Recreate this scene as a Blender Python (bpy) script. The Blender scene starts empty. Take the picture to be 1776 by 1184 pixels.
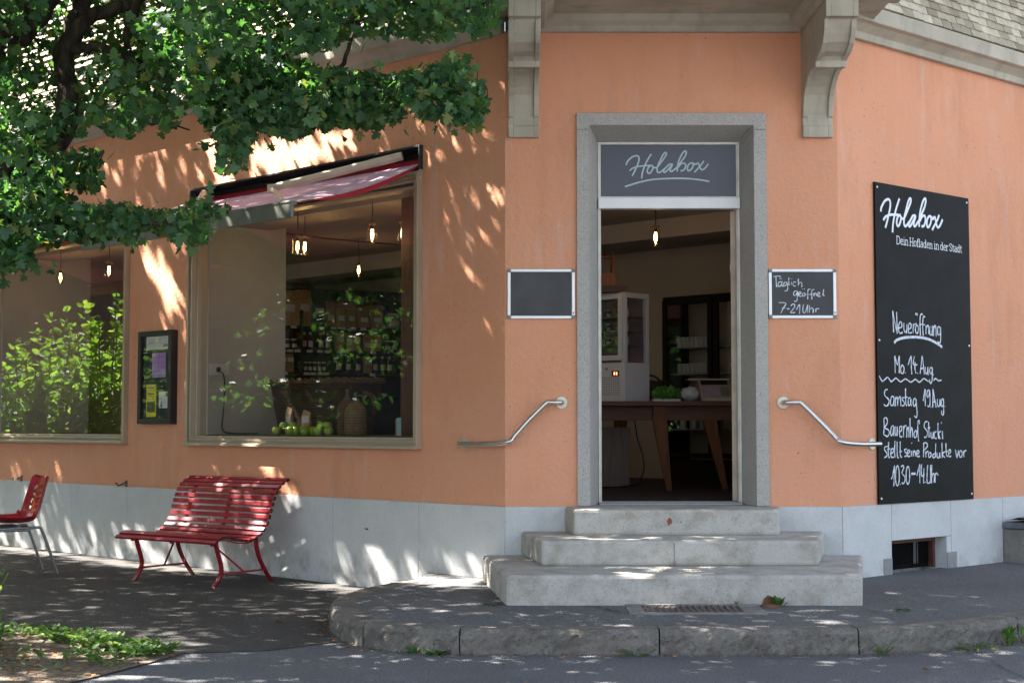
import bpy, math, random
import numpy as np
from math import sin, cos, pi, radians, sqrt
from mathutils import Vector, Matrix
random.seed(7); RNG = np.random.default_rng(11)
SC = bpy.context.scene; COL = SC.collection
# ------------------------------------------------------------------ camera, sky, sun, exposure
TILT = radians(3.237); CAM = Vector((0, -10.0, 1.2)); FPX = 2556.0
cd = bpy.data.cameras.new('camera'); cd.sensor_width = 36; cd.lens = FPX / 1776 * 36; cd.clip_end = 400
cam = bpy.data.objects.new('camera', cd); COL.objects.link(cam); cam.location = CAM
cam.rotation_euler = (pi / 2 + TILT, 0, 0); SC.camera = cam
SUN = Vector((-.64, .13, .757)).normalized()
W = bpy.data.worlds.new('World'); SC.world = W; W.use_nodes = True
sky = W.node_tree.nodes.new('ShaderNodeTexSky'); sky.sky_type = 'NISHITA'; sky.sun_disc = False
sky.sun_elevation = math.asin(SUN.z); sky.sun_rotation = math.atan2(SUN.x, SUN.y)
bg = W.node_tree.nodes['Background']; bg.inputs[1].default_value = 0.05
hs = W.node_tree.nodes.new('ShaderNodeHueSaturation'); hs.inputs['Saturation'].default_value = .6
W.node_tree.links.new(sky.outputs[0], hs.inputs['Color']); W.node_tree.links.new(hs.outputs[0], bg.inputs[0])
sl = bpy.data.lights.new('sun', 'SUN'); sl.energy = 5.0; sl.angle = radians(.53); sl.color = (1, .94, .86)
so = bpy.data.objects.new('sun', sl); COL.objects.link(so); so.rotation_euler = SUN.to_track_quat('Z', 'Y').to_euler()
SC.view_settings.view_transform = 'Standard'; SC.view_settings.look = 'None'
SC.view_settings.exposure = 3.12; SC.view_settings.gamma = 1
SC.cycles.use_denoising = True
SC.cycles.max_bounces = 10; SC.cycles.transparent_max_bounces = 12; SC.cycles.caustics_reflective = False; SC.cycles.caustics_refractive = False
SC.cycles.sample_clamp_indirect = 6
# ------------------------------------------------------------------ frames: left facade, right facade, corner facade
XL, XR = -.047, 2.227
AL, AR = radians(43.96), radians(40.81)
class Fr:
    def __init__(s, o, u, n): s.o, s.u, s.n = Vector(o), Vector(u), Vector(n)
    def __call__(s, u, m, z): return s.o + s.u * u + s.n * m + Vector((0, 0, z))
FL = Fr((XL, 0, 0), (-cos(AL), sin(AL), 0), (-sin(AL), -cos(AL), 0))     # u runs left from the corner, m outward
FR = Fr((XR, 0, 0), (cos(AR), sin(AR), 0), (sin(AR), -cos(AR), 0))
FC = Fr((0, 0, 0), (1, 0, 0), (0, -1, 0))
def cray(px, py):
    a = (px - 888) / FPX; b = -(py - 592) / FPX
    return Vector((a, cos(TILT) - b * sin(TILT), sin(TILT) + b * cos(TILT)))
def at(px, py, D):
    r = cray(px, py); return CAM + r * (D / r.y)
# ------------------------------------------------------------------ mesh builder
def smooth_path(p, n=4, closed=False):
    p = [Vector(q) for q in p]
    if len(p) < 3: return p
    out = []
    for i in range(len(p) - 1):
        a = p[max(i - 1, 0)]; b = p[i]; c = p[i + 1]; d = p[min(i + 2, len(p) - 1)]
        for k in range(n):
            t = k / n
            out.append(.5 * ((2 * b) + (c - a) * t + (2 * a - 5 * b + 4 * c - d) * t * t + (3 * b - a - 3 * c + d) * t ** 3))
    out.append(p[-1]); return out
class MB:
    def __init__(s): s.v = []; s.f = []
    def add(s, vs, fs):
        o = len(s.v); s.v += [tuple(v) for v in vs]; s.f += [[i + o for i in f] for f in fs]; return s
    def hexa(s, c):   # 8 corners: bottom ring 0-3, top ring 4-7
        return s.add(c, [(0, 3, 2, 1), (4, 5, 6, 7), (0, 1, 5, 4), (1, 2, 6, 5), (2, 3, 7, 6), (3, 0, 4, 7)])
    def fbox(s, F, u0, u1, m0, m1, z0, z1):
        return s.hexa([F(u0, m0, z0), F(u1, m0, z0), F(u1, m1, z0), F(u0, m1, z0), F(u0, m0, z1), F(u1, m0, z1), F(u1, m1, z1), F(u0, m1, z1)])
    def box(s, x0, x1, y0, y1, z0, z1): return s.fbox(FC, x0, x1, -y1, -y0, z0, z1)
    def rbox(s, c, sx, sy, sz, R=None):
        R = R or Matrix.Identity(3); c = Vector(c)
        return s.hexa([c + R @ Vector((a * sx / 2, b * sy / 2, d * sz / 2)) for d in (-1, 1) for a, b in ((-1, -1), (1, -1), (1, 1), (-1, 1))])
    def prism(s, poly, d):   # polygon swept by vector d
        d = Vector(d); n = len(poly); poly = [Vector(p) for p in poly]
        return s.add(poly + [p + d for p in poly], [list(range(n))[::-1], list(range(n, 2 * n))] + [(i, (i + 1) % n, n + (i + 1) % n, n + i) for i in range(n)])
    def tube(s, pts, r, k=8, flat=None, nrm=None):
        pts = [Vector(p) for p in pts]; n = len(pts); o = len(s.v); vs = []
        ref = None
        for i in range(n):
            t = (pts[min(i + 1, n - 1)] - pts[max(i - 1, 0)])
            t = t.normalized() if t.length > 1e-9 else Vector((0, 0, 1))
            if nrm is not None: ref = Vector(nrm)
            elif ref is None: ref = Vector((0, 0, 1)) if abs(t.z) < .9 else Vector((1, 0, 0))
            b = t.cross(ref)
            if b.length < 1e-6: b = t.orthogonal()
            b.normalize(); a = b.cross(t)
            if nrm is None: ref = a
            ri = r[i] if hasattr(r, '__len__') else r
            for j in range(k):
                q = 2 * pi * (j + .5) / k
                vs.append(pts[i] + b * cos(q) * ri + a * sin(q) * (ri if flat is None else flat))
        fs = [(i * k + j, i * k + (j + 1) % k, (i + 1) * k + (j + 1) % k, (i + 1) * k + j) for i in range(n - 1) for j in range(k)]
        fs += [list(range(k))[::-1], list(range((n - 1) * k, n * k))]
        return s.add(vs, fs)
    def lathe(s, prof, c=(0, 0, 0), k=20, R=None):
        c = Vector(c); R = R or Matrix.Identity(3); vs = []
        for r, z in prof:
            for j in range(k):
                q = 2 * pi * j / k; vs.append(c + R @ Vector((r * cos(q), r * sin(q), z)))
        n = len(prof)
        fs = [(i * k + j, i * k + (j + 1) % k, (i + 1) * k + (j + 1) % k, (i + 1) * k + j) for i in range(n - 1) for j in range(k)]
        if prof[0][0] > 1e-6: fs.append(list(range(k))[::-1])
        if prof[-1][0] > 1e-6: fs.append(list(range((n - 1) * k, n * k)))
        return s.add(vs, fs)
    def grid(s, fn, nu, nv):
        vs = [fn(i / nu, j / nv) for i in range(nu + 1) for j in range(nv + 1)]
        return s.add(vs, [(i * (nv + 1) + j, (i + 1) * (nv + 1) + j, (i + 1) * (nv + 1) + j + 1, i * (nv + 1) + j + 1) for i in range(nu) for j in range(nv)])
    def build(s, name, m, parent=None, local=False, smooth=False, bevel=0, label=None):
        me = bpy.data.meshes.new(name); me.from_pydata(s.v, [], s.f); me.update()
        import bmesh
        bm = bmesh.new(); bm.from_mesh(me); bmesh.ops.recalc_face_normals(bm, faces=bm.faces); bm.to_mesh(me); bm.free()
        if smooth:
            me.polygons.foreach_set('use_smooth', [True] * len(me.polygons))
            try: me.set_sharp_from_angle(angle=radians(40))
            except Exception: pass
        me.materials.append(m)
        o = bpy.data.objects.new(name, me); COL.objects.link(o)
        if parent is not None:
            o.parent = parent
            if not local: o.matrix_parent_inverse = (WM[parent]).inverted()
        WM[o] = (WM[parent] if (parent is not None and local) else Matrix.Identity(4))
        if bevel:
            b = o.modifiers.new('bevel', 'BEVEL'); b.width = bevel; b.segments = 2; b.limit_method = 'ANGLE'; b.angle_limit = radians(35)
        if label: o['label'] = label
        return o
WM = {}
def tag(o, label, cat, group=None):
    o['label'] = label; o['category'] = cat
    if group: o['group'] = group
    return o
def thing(name, label, cat, loc=(0, 0, 0), rz=0, group=None):
    o = bpy.data.objects.new(name, None); COL.objects.link(o); o.location = loc; o.rotation_euler = (0, 0, rz); o.empty_display_size = .1
    WM[o] = Matrix.Translation(Vector(loc)) @ Matrix.Rotation(rz, 4, 'Z'); return tag(o, label, cat, group)
def kind(o, k): o['kind'] = k; return o
def clone(root, loc, rz=0, label=None, scale=None):
    r = root.copy(); COL.objects.link(r); r.location = loc; r.rotation_euler = (0, 0, rz)
    if scale: r.scale = scale
    if label: r['label'] = label
    for ch in list(root.children):
        c = ch.copy(); COL.objects.link(c); c.parent = r
        for g in list(ch.children):
            d = g.copy(); COL.objects.link(d); d.parent = c
    return r
# ------------------------------------------------------------------ materials
class NT:
    def __init__(s, name):
        s.m = bpy.data.materials.new(name); s.m.use_nodes = True; s.t = s.m.node_tree; s.n = s.t.nodes; s.b = s.n['Principled BSDF']; s.out = s.n['Material Output']
        s.tc = s.n.new('ShaderNodeTexCoord').outputs['Object']
    def L(s, a, b): s.t.links.new(a, b)
    def noise(s, scale, detail=4, rough=.55, vec=None, stretch=None):
        x = s.n.new('ShaderNodeTexNoise'); x.inputs['Scale'].default_value = scale; x.inputs['Detail'].default_value = detail; x.inputs['Roughness'].default_value = rough
        v = vec or s.tc
        if stretch:
            mp = s.n.new('ShaderNodeMapping'); mp.inputs['Scale'].default_value = stretch; s.L(v, mp.inputs[0]); v = mp.outputs[0]
        s.L(v, x.inputs['Vector']); return x.outputs[0]
    def voro(s, scale, feature='F1'):
        x = s.n.new('ShaderNodeTexVoronoi'); x.inputs['Scale'].default_value = scale; x.feature = feature; s.L(s.tc, x.inputs['Vector']); return x
    def ramp(s, val, stops):
        x = s.n.new('ShaderNodeValToRGB'); e = x.color_ramp.elements
        while len(e) < len(stops): e.new(.5)
        for q, (p, c) in zip(e, stops):
            q.position = p; q.color = (*c, 1) if hasattr(c, '__len__') else (c, c, c, 1)
        s.L(val, x.inputs[0]); return x.outputs[0]
    def mix(s, f, a, b, mode='MIX'):
        x = s.n.new('ShaderNodeMix'); x.data_type = 'RGBA'; x.blend_type = mode
        for v, i in ((f, 0), (a, 6), (b, 7)):
            if isinstance(v, (int, float)): x.inputs[i].default_value = v if i == 0 else (v, v, v, 1)
            elif isinstance(v, tuple): x.inputs[i].default_value = (*v, 1)
            else: s.L(v, x.inputs[i])
        return x.outputs[2]
    def math(s, op, a, b=0.0):
        x = s.n.new('ShaderNodeMath'); x.operation = op
        for v, i in ((a, 0), (b, 1)):
            if isinstance(v, (int, float)): x.inputs[i].default_value = v
            else: s.L(v, x.inputs[i])
        return x.outputs[0]
    def bump(s, h, strength, dist=.01):
        x = s.n.new('ShaderNodeBump'); x.inputs['Strength'].default_value = strength; x.inputs['Distance'].default_value = dist
        s.L(h, x.inputs['Height'])
        if s.b.inputs['Normal'].links: s.L(s.b.inputs['Normal'].links[0].from_socket, x.inputs['Normal'])
        s.L(x.outputs[0], s.b.inputs['Normal']); return s
    def col(s, c):
        if isinstance(c, tuple): s.b.inputs['Base Color'].default_value = (*c, 1)
        else: s.L(c, s.b.inputs['Base Color'])
        return s
    def pr(s, rough=.6, metal=0, spec=.5, coat=0):
        s.b.inputs['Roughness'].default_value = rough; s.b.inputs['Metallic'].default_value = metal; s.b.inputs['Specular IOR Level'].default_value = spec; s.b.inputs['Coat Weight'].default_value = coat; return s
def simple(name, c, rough=.5, metal=0, spec=.5, var=.15, scale=8, bump=0, bscale=60, coat=0):
    t = NT(name); n = t.noise(scale, 5)
    d = tuple(max(0, x * (1 - var)) for x in c); l = tuple(min(1, x * (1 + var)) for x in c)
    t.col(t.ramp(n, [(.3, d), (.7, l)])).pr(rough, metal, spec, coat)
    if bump: t.bump(t.noise(bscale, 4), bump, .004)
    return t.m
def zc(t):   # object-space z
    x = t.n.new('ShaderNodeSeparateXYZ'); t.L(t.tc, x.inputs[0]); return x.outputs[2]
# plaster
t = NT('orange_plaster'); n1 = t.noise(.9, 5); n2 = t.noise(5, 5)
c = t.ramp(n1, [(.25, (.70, .315, .175)), (.75, (.78, .375, .23))])
c = t.mix(t.ramp(n2, [(.35, 0.0), (.75, .45)]), c, (.69, .36, .245))
sp = t.noise(38, 3, .6); pat = t.noise(1.7, 4)
c = t.mix(t.math('MULTIPLY', t.ramp(sp, [(.65, 0.0), (.72, .9)]), t.ramp(pat, [(.45, .1), (.65, .9)])), c, (.2, .085, .05))
st = t.noise(2.2, 4, stretch=(3, 3, .5)); c = t.mix(t.ramp(st, [(.58, 0.0), (.76, .6)]), c, (.68, .45, .38))
s4 = t.noise(1.4, 6, .7, stretch=(2.2, 2.2, .6)); c = t.mix(t.ramp(s4, [(.52, 0.0), (.72, .45)]), c, (.54, .25, .145))
t.col(c).pr(.92, spec=.2); g = t.noise(85, 3, .6); g2 = t.noise(28, 3)
t.bump(t.mix(.6, g, g2), 1.0, .012); PLASTER = t.m
# granite plinth
def granite(name, base, speck=1.0, dirt=(.16, .14, .11), zdirt=None, sc=85, bump=.25, blot=.5, bd=.003, dk=.7):
    t = NT(name); v = t.noise(sc, 3, .75); n = t.noise(3.2, 6)
    c = t.ramp(v, [(.30, tuple(x * (1 - .62 * speck) for x in base)), (.44, tuple(x * (1 - .1 * speck) for x in base)), (.62, base), (.75, tuple(min(1, x * (1 + .25 * speck)) for x in base))])
    c = t.mix(t.ramp(n, [(.35, 0.0), (.75, blot)]), c, tuple(x * .72 for x in base))
    d = t.noise(7, 6, .65); f = t.ramp(d, [(.46, 0.0), (.66, .85)])
    if zdirt:
        zz = t.n.new('ShaderNodeMapRange'); t.L(zc(t), zz.inputs[0]); zz.inputs[1].default_value = zdirt[0]; zz.inputs[2].default_value = zdirt[1]; zz.inputs[3].default_value = 1.0; zz.inputs[4].default_value = .06
        f = t.math('MULTIPLY', f, zz.outputs[0])
    else: f = t.math('MULTIPLY', f, dk)
    c = t.mix(f, c, dirt)
    c = t.mix(t.ramp(t.noise(1.6, 6, .7), [(.52, 0.0), (.7, .57 * dk)]), c, tuple(x * .62 + .02 for x in base)); t.col(c).pr(.85, spec=.3); t.bump(v, bump, bd); return t.m
PLINTH = granite('plinth_granite', (.63, .64, .635), speck=.4, zdirt=(0, .30), blot=.45)
STEP = granite('step_granite', (.51, .49, .45), speck=.75, zdirt=None, dirt=(.17, .12, .07), blot=.4, dk=.5)
FRAME_STONE = granite('door_granite', (.47, .45, .42), speck=1.0, sc=105, blot=.12, dirt=(.2, .18, .16), dk=.12)
SAND = NT('grey_sandstone'); n = SAND.noise(2.5, 6); n2 = SAND.noise(9, 5, stretch=(1, 1, .35))
c = SAND.ramp(n, [(.3, (.37, .335, .265)), (.7, (.52, .475, .39))]); c = SAND.mix(SAND.ramp(n2, [(.5, 0.0), (.72, .6)]), c, (.30, .28, .225))
SAND.col(c).pr(.9, spec=.2); SAND.bump(SAND.noise(60, 4), .35, .004); SAND = SAND.m
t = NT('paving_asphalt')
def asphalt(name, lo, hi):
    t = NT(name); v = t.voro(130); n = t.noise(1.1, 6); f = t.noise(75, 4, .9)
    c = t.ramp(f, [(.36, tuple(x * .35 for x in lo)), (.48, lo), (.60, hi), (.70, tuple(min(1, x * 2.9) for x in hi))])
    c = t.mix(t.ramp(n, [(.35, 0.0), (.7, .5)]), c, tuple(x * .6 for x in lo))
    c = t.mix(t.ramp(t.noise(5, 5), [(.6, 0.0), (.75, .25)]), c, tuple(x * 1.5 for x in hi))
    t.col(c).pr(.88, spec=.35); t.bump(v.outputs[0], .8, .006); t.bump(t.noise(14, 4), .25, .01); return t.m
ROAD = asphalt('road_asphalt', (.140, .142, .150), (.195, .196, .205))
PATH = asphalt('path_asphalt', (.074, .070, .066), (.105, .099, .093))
PAVE = asphalt('pavement_asphalt', (.140, .139, .142), (.19, .188, .19))
KERB = granite('kerb_granite', (.22, .20, .175), speck=1.2, sc=48, bump=1.0, dirt=(.06, .053, .044), blot=.7, bd=.012)
t = NT('garden_soil'); c = t.ramp(t.noise(26, 6, .7), [(.3, (.10, .075, .055)), (.55, (.22, .18, .14)), (.75, (.42, .36, .29))]); t.col(c).pr(.95, spec=.1); t.bump(t.noise(40, 5), 1, .02); SOIL = t.m
t = NT('bark'); c = t.ramp(t.noise(20, 5, stretch=(1, 1, .3)), [(.35, (.022, .017, .013)), (.7, (.075, .058, .043))]); t.col(c).pr(.95, spec=.1); t.bump(t.noise(30, 5, stretch=(1, 1, .25)), 1, .02); BARK = t.m
def leafmat(name, stops, trans, tw=.42, rough=.5, spec=.3):
    t = NT(name); g = t.n.new('ShaderNodeNewGeometry'); c = t.ramp(g.outputs['Random Per Island'], stops); t.col(c).pr(rough, spec=spec)
    tr = t.n.new('ShaderNodeBsdfTranslucent'); c2 = t.mix(1.0, c, trans, 'MULTIPLY'); t.L(c2, tr.inputs[0])
    mx = t.n.new('ShaderNodeMixShader'); mx.inputs[0].default_value = tw; t.L(t.b.outputs[0], mx.inputs[1]); t.L(tr.outputs[0], mx.inputs[2]); t.L(mx.outputs[0], t.out.inputs[0]); return t.m
LEAF = leafmat('maple_leaves', [(0, (.026, .066, .032)), (.5, (.040, .096, .038)), (.92, (.066, .132, .038)), (.99, (.14, .14, .035))], (2.0, 2.4, .9), .34)
SHRUB = leafmat('shrub_leaves', [(0, (.07, .16, .025)), (.6, (.13, .25, .035)), (1, (.22, .32, .05))], (1.9, 1.9, 1.0), .5, .6, .2)
WEED = leafmat('weed_leaves', [(0, (.04, .10, .025)), (.6, (.08, .17, .04)), (1, (.18, .24, .08))], (2, 2, 1), .35)
DRY = leafmat('dry_leaves', [(0, (.20, .09, .03)), (1, (.38, .22, .10))], (1.5, 1.2, .8), .2)
ALU = simple('bronze_aluminium', (.46, .385, .285), .42, .3, .5, .08, 3)
STEEL = simple('brushed_steel', (.62, .60, .56), .30, 1, .5, .06, 30)
STEELD = simple('dull_steel', (.28, .28, .28), .4, .8, .5, .1, 20)
WHITE_METAL = simple('white_metal', (.80, .80, .80), .4, 0, .5, .04, 4)
SILVER = simple('silver_aluminium', (.78, .80, .83), .35, .3, .5, .04, 10)
BLACK_METAL = simple('black_metal', (.016, .017, .02), .45, 0, .5, .2, 8)
DARK_GREY = simple('dark_grey_metal', (.045, .045, .05), .5, 0, .5, .2, 6)
CORNER_GREY = simple('grey_plastic', (.18, .20, .22), .5, var=.05)
BOARD = simple('black_board', (.006, .0068, .0075), .55, 0, .12, .5, 5)
CHALKBOARD = simple('chalk_board', (.024, .026, .031), .42, 0, .5, .55, 4)
SIGNBLUE = simple('sign_navy', (.062, .064, .092), .35, 0, .5, .06, 2)
SIGNTXT = simple('sign_lettering', (.44, .53, .58), .6, var=.03)
BOARDTXT = simple('white_lettering', (.78, .82, .88), .6, var=.03)
CHALK = simple('chalk', (.62, .67, .74), .9, var=.35, scale=45)
RED_PAINT = simple('red_bench_paint', (.30, .011, .018), .36, 0, .5, .18, 9, coat=.15, bump=.1, bscale=40)
BLACK_CAP = simple('black_cap', (.01, .008, .008), .6)
RED_PLASTIC = simple('red_plastic', (.36, .012, .02), .3, 0, .4, .1, 6, coat=.1)
t = NT('awning_fabric'); n = t.noise(3, 4); t.col(t.ramp(n, [(.3, (.60, .36, .46)), (.7, (.70, .46, .57))])).pr(.75, spec=.4); t.b.inputs['Sheen Weight'].default_value = .6; t.b.inputs['Sheen Tint'].default_value = (.9, .75, 1, 1)
tr = t.n.new('ShaderNodeBsdfTranslucent'); tr.inputs[0].default_value = (.5, .05, .07, 1); mx = t.n.new('ShaderNodeMixShader'); mx.inputs[0].default_value = .14
t.L(t.b.outputs[0], mx.inputs[1]); t.L(tr.outputs[0], mx.inputs[2]); t.L(mx.outputs[0], t.out.inputs[0]); AWNING = t.m
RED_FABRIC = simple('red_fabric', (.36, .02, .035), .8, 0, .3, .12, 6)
def wood(name, a, b, rough=.5, st=(12, 12, .8)):
    t = NT(name); c = t.ramp(t.noise(3, 6, .65, stretch=st), [(.3, a), (.7, b)]); t.col(c).pr(rough, spec=.4); t.bump(t.noise(5, 5, stretch=st), .2, .003); return t.m
POST = wood('brown_wood', (.085, .035, .022), (.17, .075, .045), .5)
TABLE = wood('table_wood', (.085, .030, .014), (.16, .06, .028), .6, (.8, 12, 12))
LEGWOOD = wood('leg_wood', (.10, .036, .010), (.18, .065, .02), .7)
BOXWOOD = wood('toolbox_wood', (.22, .085, .03), (.34, .14, .055), .5)
CRATE = wood('crate_wood', (.14, .105, .085), (.22, .17, .14), .7)
def wicker(name, a, b):
    t = NT(name); w = t.n.new('ShaderNodeTexWave'); w.inputs['Scale'].default_value = 26; w.bands_direction = 'Z'; w.inputs['Distortion'].default_value = 2.5; w.inputs['Detail Scale'].default_value = 8; t.L(t.tc, w.inputs[0])
    n = t.noise(60, 3, stretch=(1, 1, .2)); h = t.mix(.5, w.outputs[1], n); t.col(t.ramp(h, [(.3, a), (.65, b)])).pr(.75, spec=.3); t.bump(h, .9, .008); return t.m
WICKER = wicker('brown_wicker', (.05, .028, .014), (.20, .12, .06)); WICKER2 = wicker('honey_wicker', (.08, .05, .02), (.34, .22, .11)); WICKER3 = wicker('dark_wicker', (.02, .012, .007), (.085, .05, .028))
def glass(name, tint=(1, 1, 1), ior=1.5, strength=1.0):
    t = NT(name); t.n.remove(t.b); tp = t.n.new('ShaderNodeBsdfTransparent'); tp.inputs[0].default_value = (*tint, 1)
    gl = t.n.new('ShaderNodeBsdfGlossy'); gl.inputs['Roughness'].default_value = 0; lw = t.n.new('ShaderNodeLayerWeight'); lw.inputs[0].default_value = .5; f0 = ((ior - 1) / (ior + 1)) ** 2; fr = t.math('ADD', t.math('MULTIPLY', t.math('POWER', lw.outputs['Facing'], 5.0), 1 - f0), f0)
    mx = t.n.new('ShaderNodeMixShader'); t.L(t.math('MINIMUM', t.math('MULTIPLY', fr, strength), .95), mx.inputs[0]); t.L(tp.outputs[0], mx.inputs[1]); t.L(gl.outputs[0], mx.inputs[2]); t.L(mx.outputs[0], t.out.inputs[0]); return t.m
WINDOW_GLASS = glass('window_glass', (.92, .94, .93), 1.52, 3.2)
DOOR_GLASS = glass('cabinet_glass', (.80, .84, .83), 1.5, 2.4)
JAR_GLASS = glass('jar_glass', (.98, .95, .86), 1.5, 1.2)
def glow(name, c, s):
    t = NT(name); t.b.inputs['Emission Color'].default_value = (*c, 1); t.b.inputs['Emission Strength'].default_value = s; t.col((.8, .7, .5)); return t.m
BULB = glow('lit_bulb', (1, .62, .22), 8)
ROOM = simple('beige_wall_paint', (.44, .36, .28), .9, 0, .2, .06, 2); CEIL = simple('ceiling_paint', (.42, .37, .33), .9, 0, .2, .05, 2)
CROSS = simple('pale_wall_paint', (.50, .475, .435), .9, 0, .2, .06, 3); FLOOR = simple('dark_floor', (.05, .042, .045), .6, 0, .4, .2, 5)
SHINGLE = NT('weathered_shingles'); g = SHINGLE.n.new('ShaderNodeNewGeometry'); c = SHINGLE.ramp(g.outputs['Random Per Island'], [(0, (.29, .25, .18)), (.5, (.48, .425, .315)), (1, (.64, .58, .45))])
c = SHINGLE.mix(SHINGLE.ramp(SHINGLE.noise(18, 5), [(.45, 0.0), (.75, .5)]), c, (.22, .20, .16)); SHINGLE.col(c).pr(.9, spec=.2); SHINGLE = SHINGLE.m
SLATE = simple('grey_slate', (.13, .14, .155), .6, 0, .4, .3, 9, bump=.4, bscale=30)
RUST = simple('rusty_iron', (.17, .085, .05), .85, .1, .3, .4, 16, bump=.6, bscale=80)
PAPER_W = simple('white_paper', (.62, .62, .60), .8, var=.05); PAPER_P = simple('lilac_paper', (.40, .25, .52), .8, var=.06); PAPER_Y = simple('yellow_paper', (.70, .58, .05), .8, var=.06)
INK = simple('grey_ink', (.22, .22, .22), .8); PHOTO = simple('printed_picture', (.10, .11, .07), .7, var=.9, scale=60); TEAL = simple('teal_print', (.12, .30, .33), .8)
KRAFT = simple('kraft_paper', (.30, .165, .08), .8, var=.12, scale=12); KRAFT2 = simple('light_kraft_paper', (.40, .26, .13), .8, var=.15, scale=20)
PASTA = simple('bagged_pasta', (.42, .27, .11), .45, var=.6, scale=60, bump=.8, bscale=60); DARKBAG = simple('dark_bag', (.03, .028, .03), .3, var=.6, scale=40)
LABEL = simple('paper_label', (.60, .58, .54), .8, var=.04); JARDARK = simple('dark_preserve', (.028, .012, .012), .15, var=.5, scale=25); REDSYRUP = simple('red_syrup', (.15, .010, .015), .15, var=.3); YELLOWBAG = simple('yellow_green_bag', (.30, .28, .06), .6, var=.3, scale=20)
GREENGLASS = simple('green_glass', (.03, .055, .04), .12, var=.4); WHITECAP = simple('white_cap', (.6, .6, .58), .5)
APPLE = NT('green_apple'); c = APPLE.ramp(APPLE.noise(9, 3), [(.35, (.20, .36, .03)), (.6, (.34, .46, .06)), (.78, (.42, .22, .06))]); APPLE.col(c).pr(.3); APPLE = APPLE.m
LETTUCE = leafmat('lettuce_leaves', [(0, (.08, .22, .03)), (1, (.2, .42, .08))], (1.6, 1.6, 1), .3)
CLEARBAG = simple('cloudy_plastic', (.50, .53, .56), .3, var=.2, scale=20); CARDBLUE = simple('light_blue_card', (.30, .48, .55), .6)
CLOTH_DARK = simple('dark_shelf', (.022, .018, .016), .6, var=.3)
DISPLAY = glow('display_digits', (1, .08, .03), 2.5)
BACKDROP = simple('backdrop_plaster', (.07, .058, .05), .9, var=.2, scale=2); ROOFTILE = simple('roof_tiles', (.2, .09, .06), .9, var=.3, scale=10)
MOSS = simple('moss', (.045, .055, .02), .95, var=.5, scale=40, bump=1, bscale=80)
# ================================================================== ground
def sheet(name, pts, m, z=None):
    b = MB(); b.add([(p[0], p[1], p[2] if len(p) > 2 else z) for p in pts], [list(range(len(pts)))]); return kind(b.build(name, m), 'structure')
g = MB(); R_ = 120
g.grid(lambda i, j: ((i - .5) * 2 * R_, (j - .5) * 2 * R_, 0), 8, 8); kind(g.build('road', ROAD), 'structure')
KO = smooth_path([(-.56, .42, 0), (-.80, .16, 0), (-1.0, -.25, 0), (-1.10, -.75, 0), (-1.07, -1.25, 0), (-.93, -1.72, 0), (-.70, -2.04, 0), (-.30, -2.18, 0), (.2, -2.215, 0), (.76, -2.22, 0), (1.4, -2.21, 0), (1.98, -2.17, 0), (2.5, -1.95, 0), (2.92, -1.62, 0), (3.6, -1.03, 0), (5, .18, 0), (8, 2.77, 0), (14, 7.95, 0)], 6)
def offs(path, d):
    o = []
    for i, p in enumerate(path):
        t = (path[min(i + 1, len(path) - 1)] - path[max(i - 1, 0)]).normalized(); o.append(p + Vector((-t.y, t.x, 0)) * d)
    return o
KI = offs(KO, .15)
# kerb of separate stones
kb = MB(); run = 0; rngk = random.Random(3); prof = [(0, -.06), (.0, .02), (.0, .05), (.0, .08), (.002, .105), (.012, .124), (.03, .131), (.15, .131), (.15, -.06)]
L_ = [0]
for a, b_ in zip(KO, KO[1:]): L_.append(L_[-1] + (b_ - a).length)
def kat(s):
    for i in range(len(L_) - 1):
        if L_[i + 1] >= s or i == len(L_) - 2:
            t = (s - L_[i]) / (L_[i + 1] - L_[i]); p = KO[i].lerp(KO[i + 1], t); q = (KO[i + 1] - KO[i]).normalized(); return p, Vector((-q.y, q.x, 0))
s0 = .05; nz = np.random.default_rng(5)
for ln in (.95, .75, .8, .62, 1.05, 1.05, 1.15, .95, .95, .9, 1, 1, 1, 1, 1, 1, 1):
    s1 = s0 + ln - .008; K = max(6, int(ln / .03)); o = len(kb.v); n = len(prof)
    for i in range(K + 1):
        p, nn = kat(s0 + (s1 - s0) * i / K)
        for d, z in prof:
            r = .007 if (0 < z < .12) else .002
            e = (.006 if i in (0, K) and d < .02 else 0)
            kb.v.append(tuple(p + nn * (d + e + nz.normal() * r * .7) + Vector((0, 0, z + (nz.normal() * r * .35 if z > 0 else 0)))))
    for i in range(K):
        for j in range(n):
            kb.f.append([o + i * n + j, o + i * n + (j + 1) % n, o + (i + 1) * n + (j + 1) % n, o + (i + 1) * n + j])
    kb.f.append([o + j for j in range(n)]); kb.f.append([o + K * n + j for j in range(n)][::-1]); s0 += ln
kind(kb.build('kerb', KERB), 'structure')
# pavement between the kerb and the walls
pv = MB(); K1 = offs(KO, .148); K2 = offs(KO, .55)
W_ = []
for i, p in enumerate(KO):
    t = i / (len(KO) - 1)
    W_.append(None)
def wallpt(p):   # nearest facade point for a kerb point
    for F, lo, hi in ((FL, 0, .75), (FR, 0, 16)):
        pass
    if p.x < XL + .0: q = FL(max(0, min(.80, (Vector(p) - FL.o).dot(FL.u) + .15)), -.05, 0); return q
    if p.x < XR and p.y < -1: return Vector((p.x, .05, 0))
    u = max(0, (Vector(p) - FR.o).dot(FR.u)); return FR(u, -.05, 0)
rows = []
for a, b_, p in zip(K1, K2, KO):
    w = wallpt(p); b2 = b_ if (b_ - a).length < (w - a).length * .8 else a.lerp(w, .5)
    w2 = b2.lerp(w, .5); rows.append([Vector((a.x, a.y, .128)), Vector((b2.x, b2.y, .150)), Vector((w2.x, w2.y, .156)), Vector((w.x, w.y, .160))])
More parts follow.
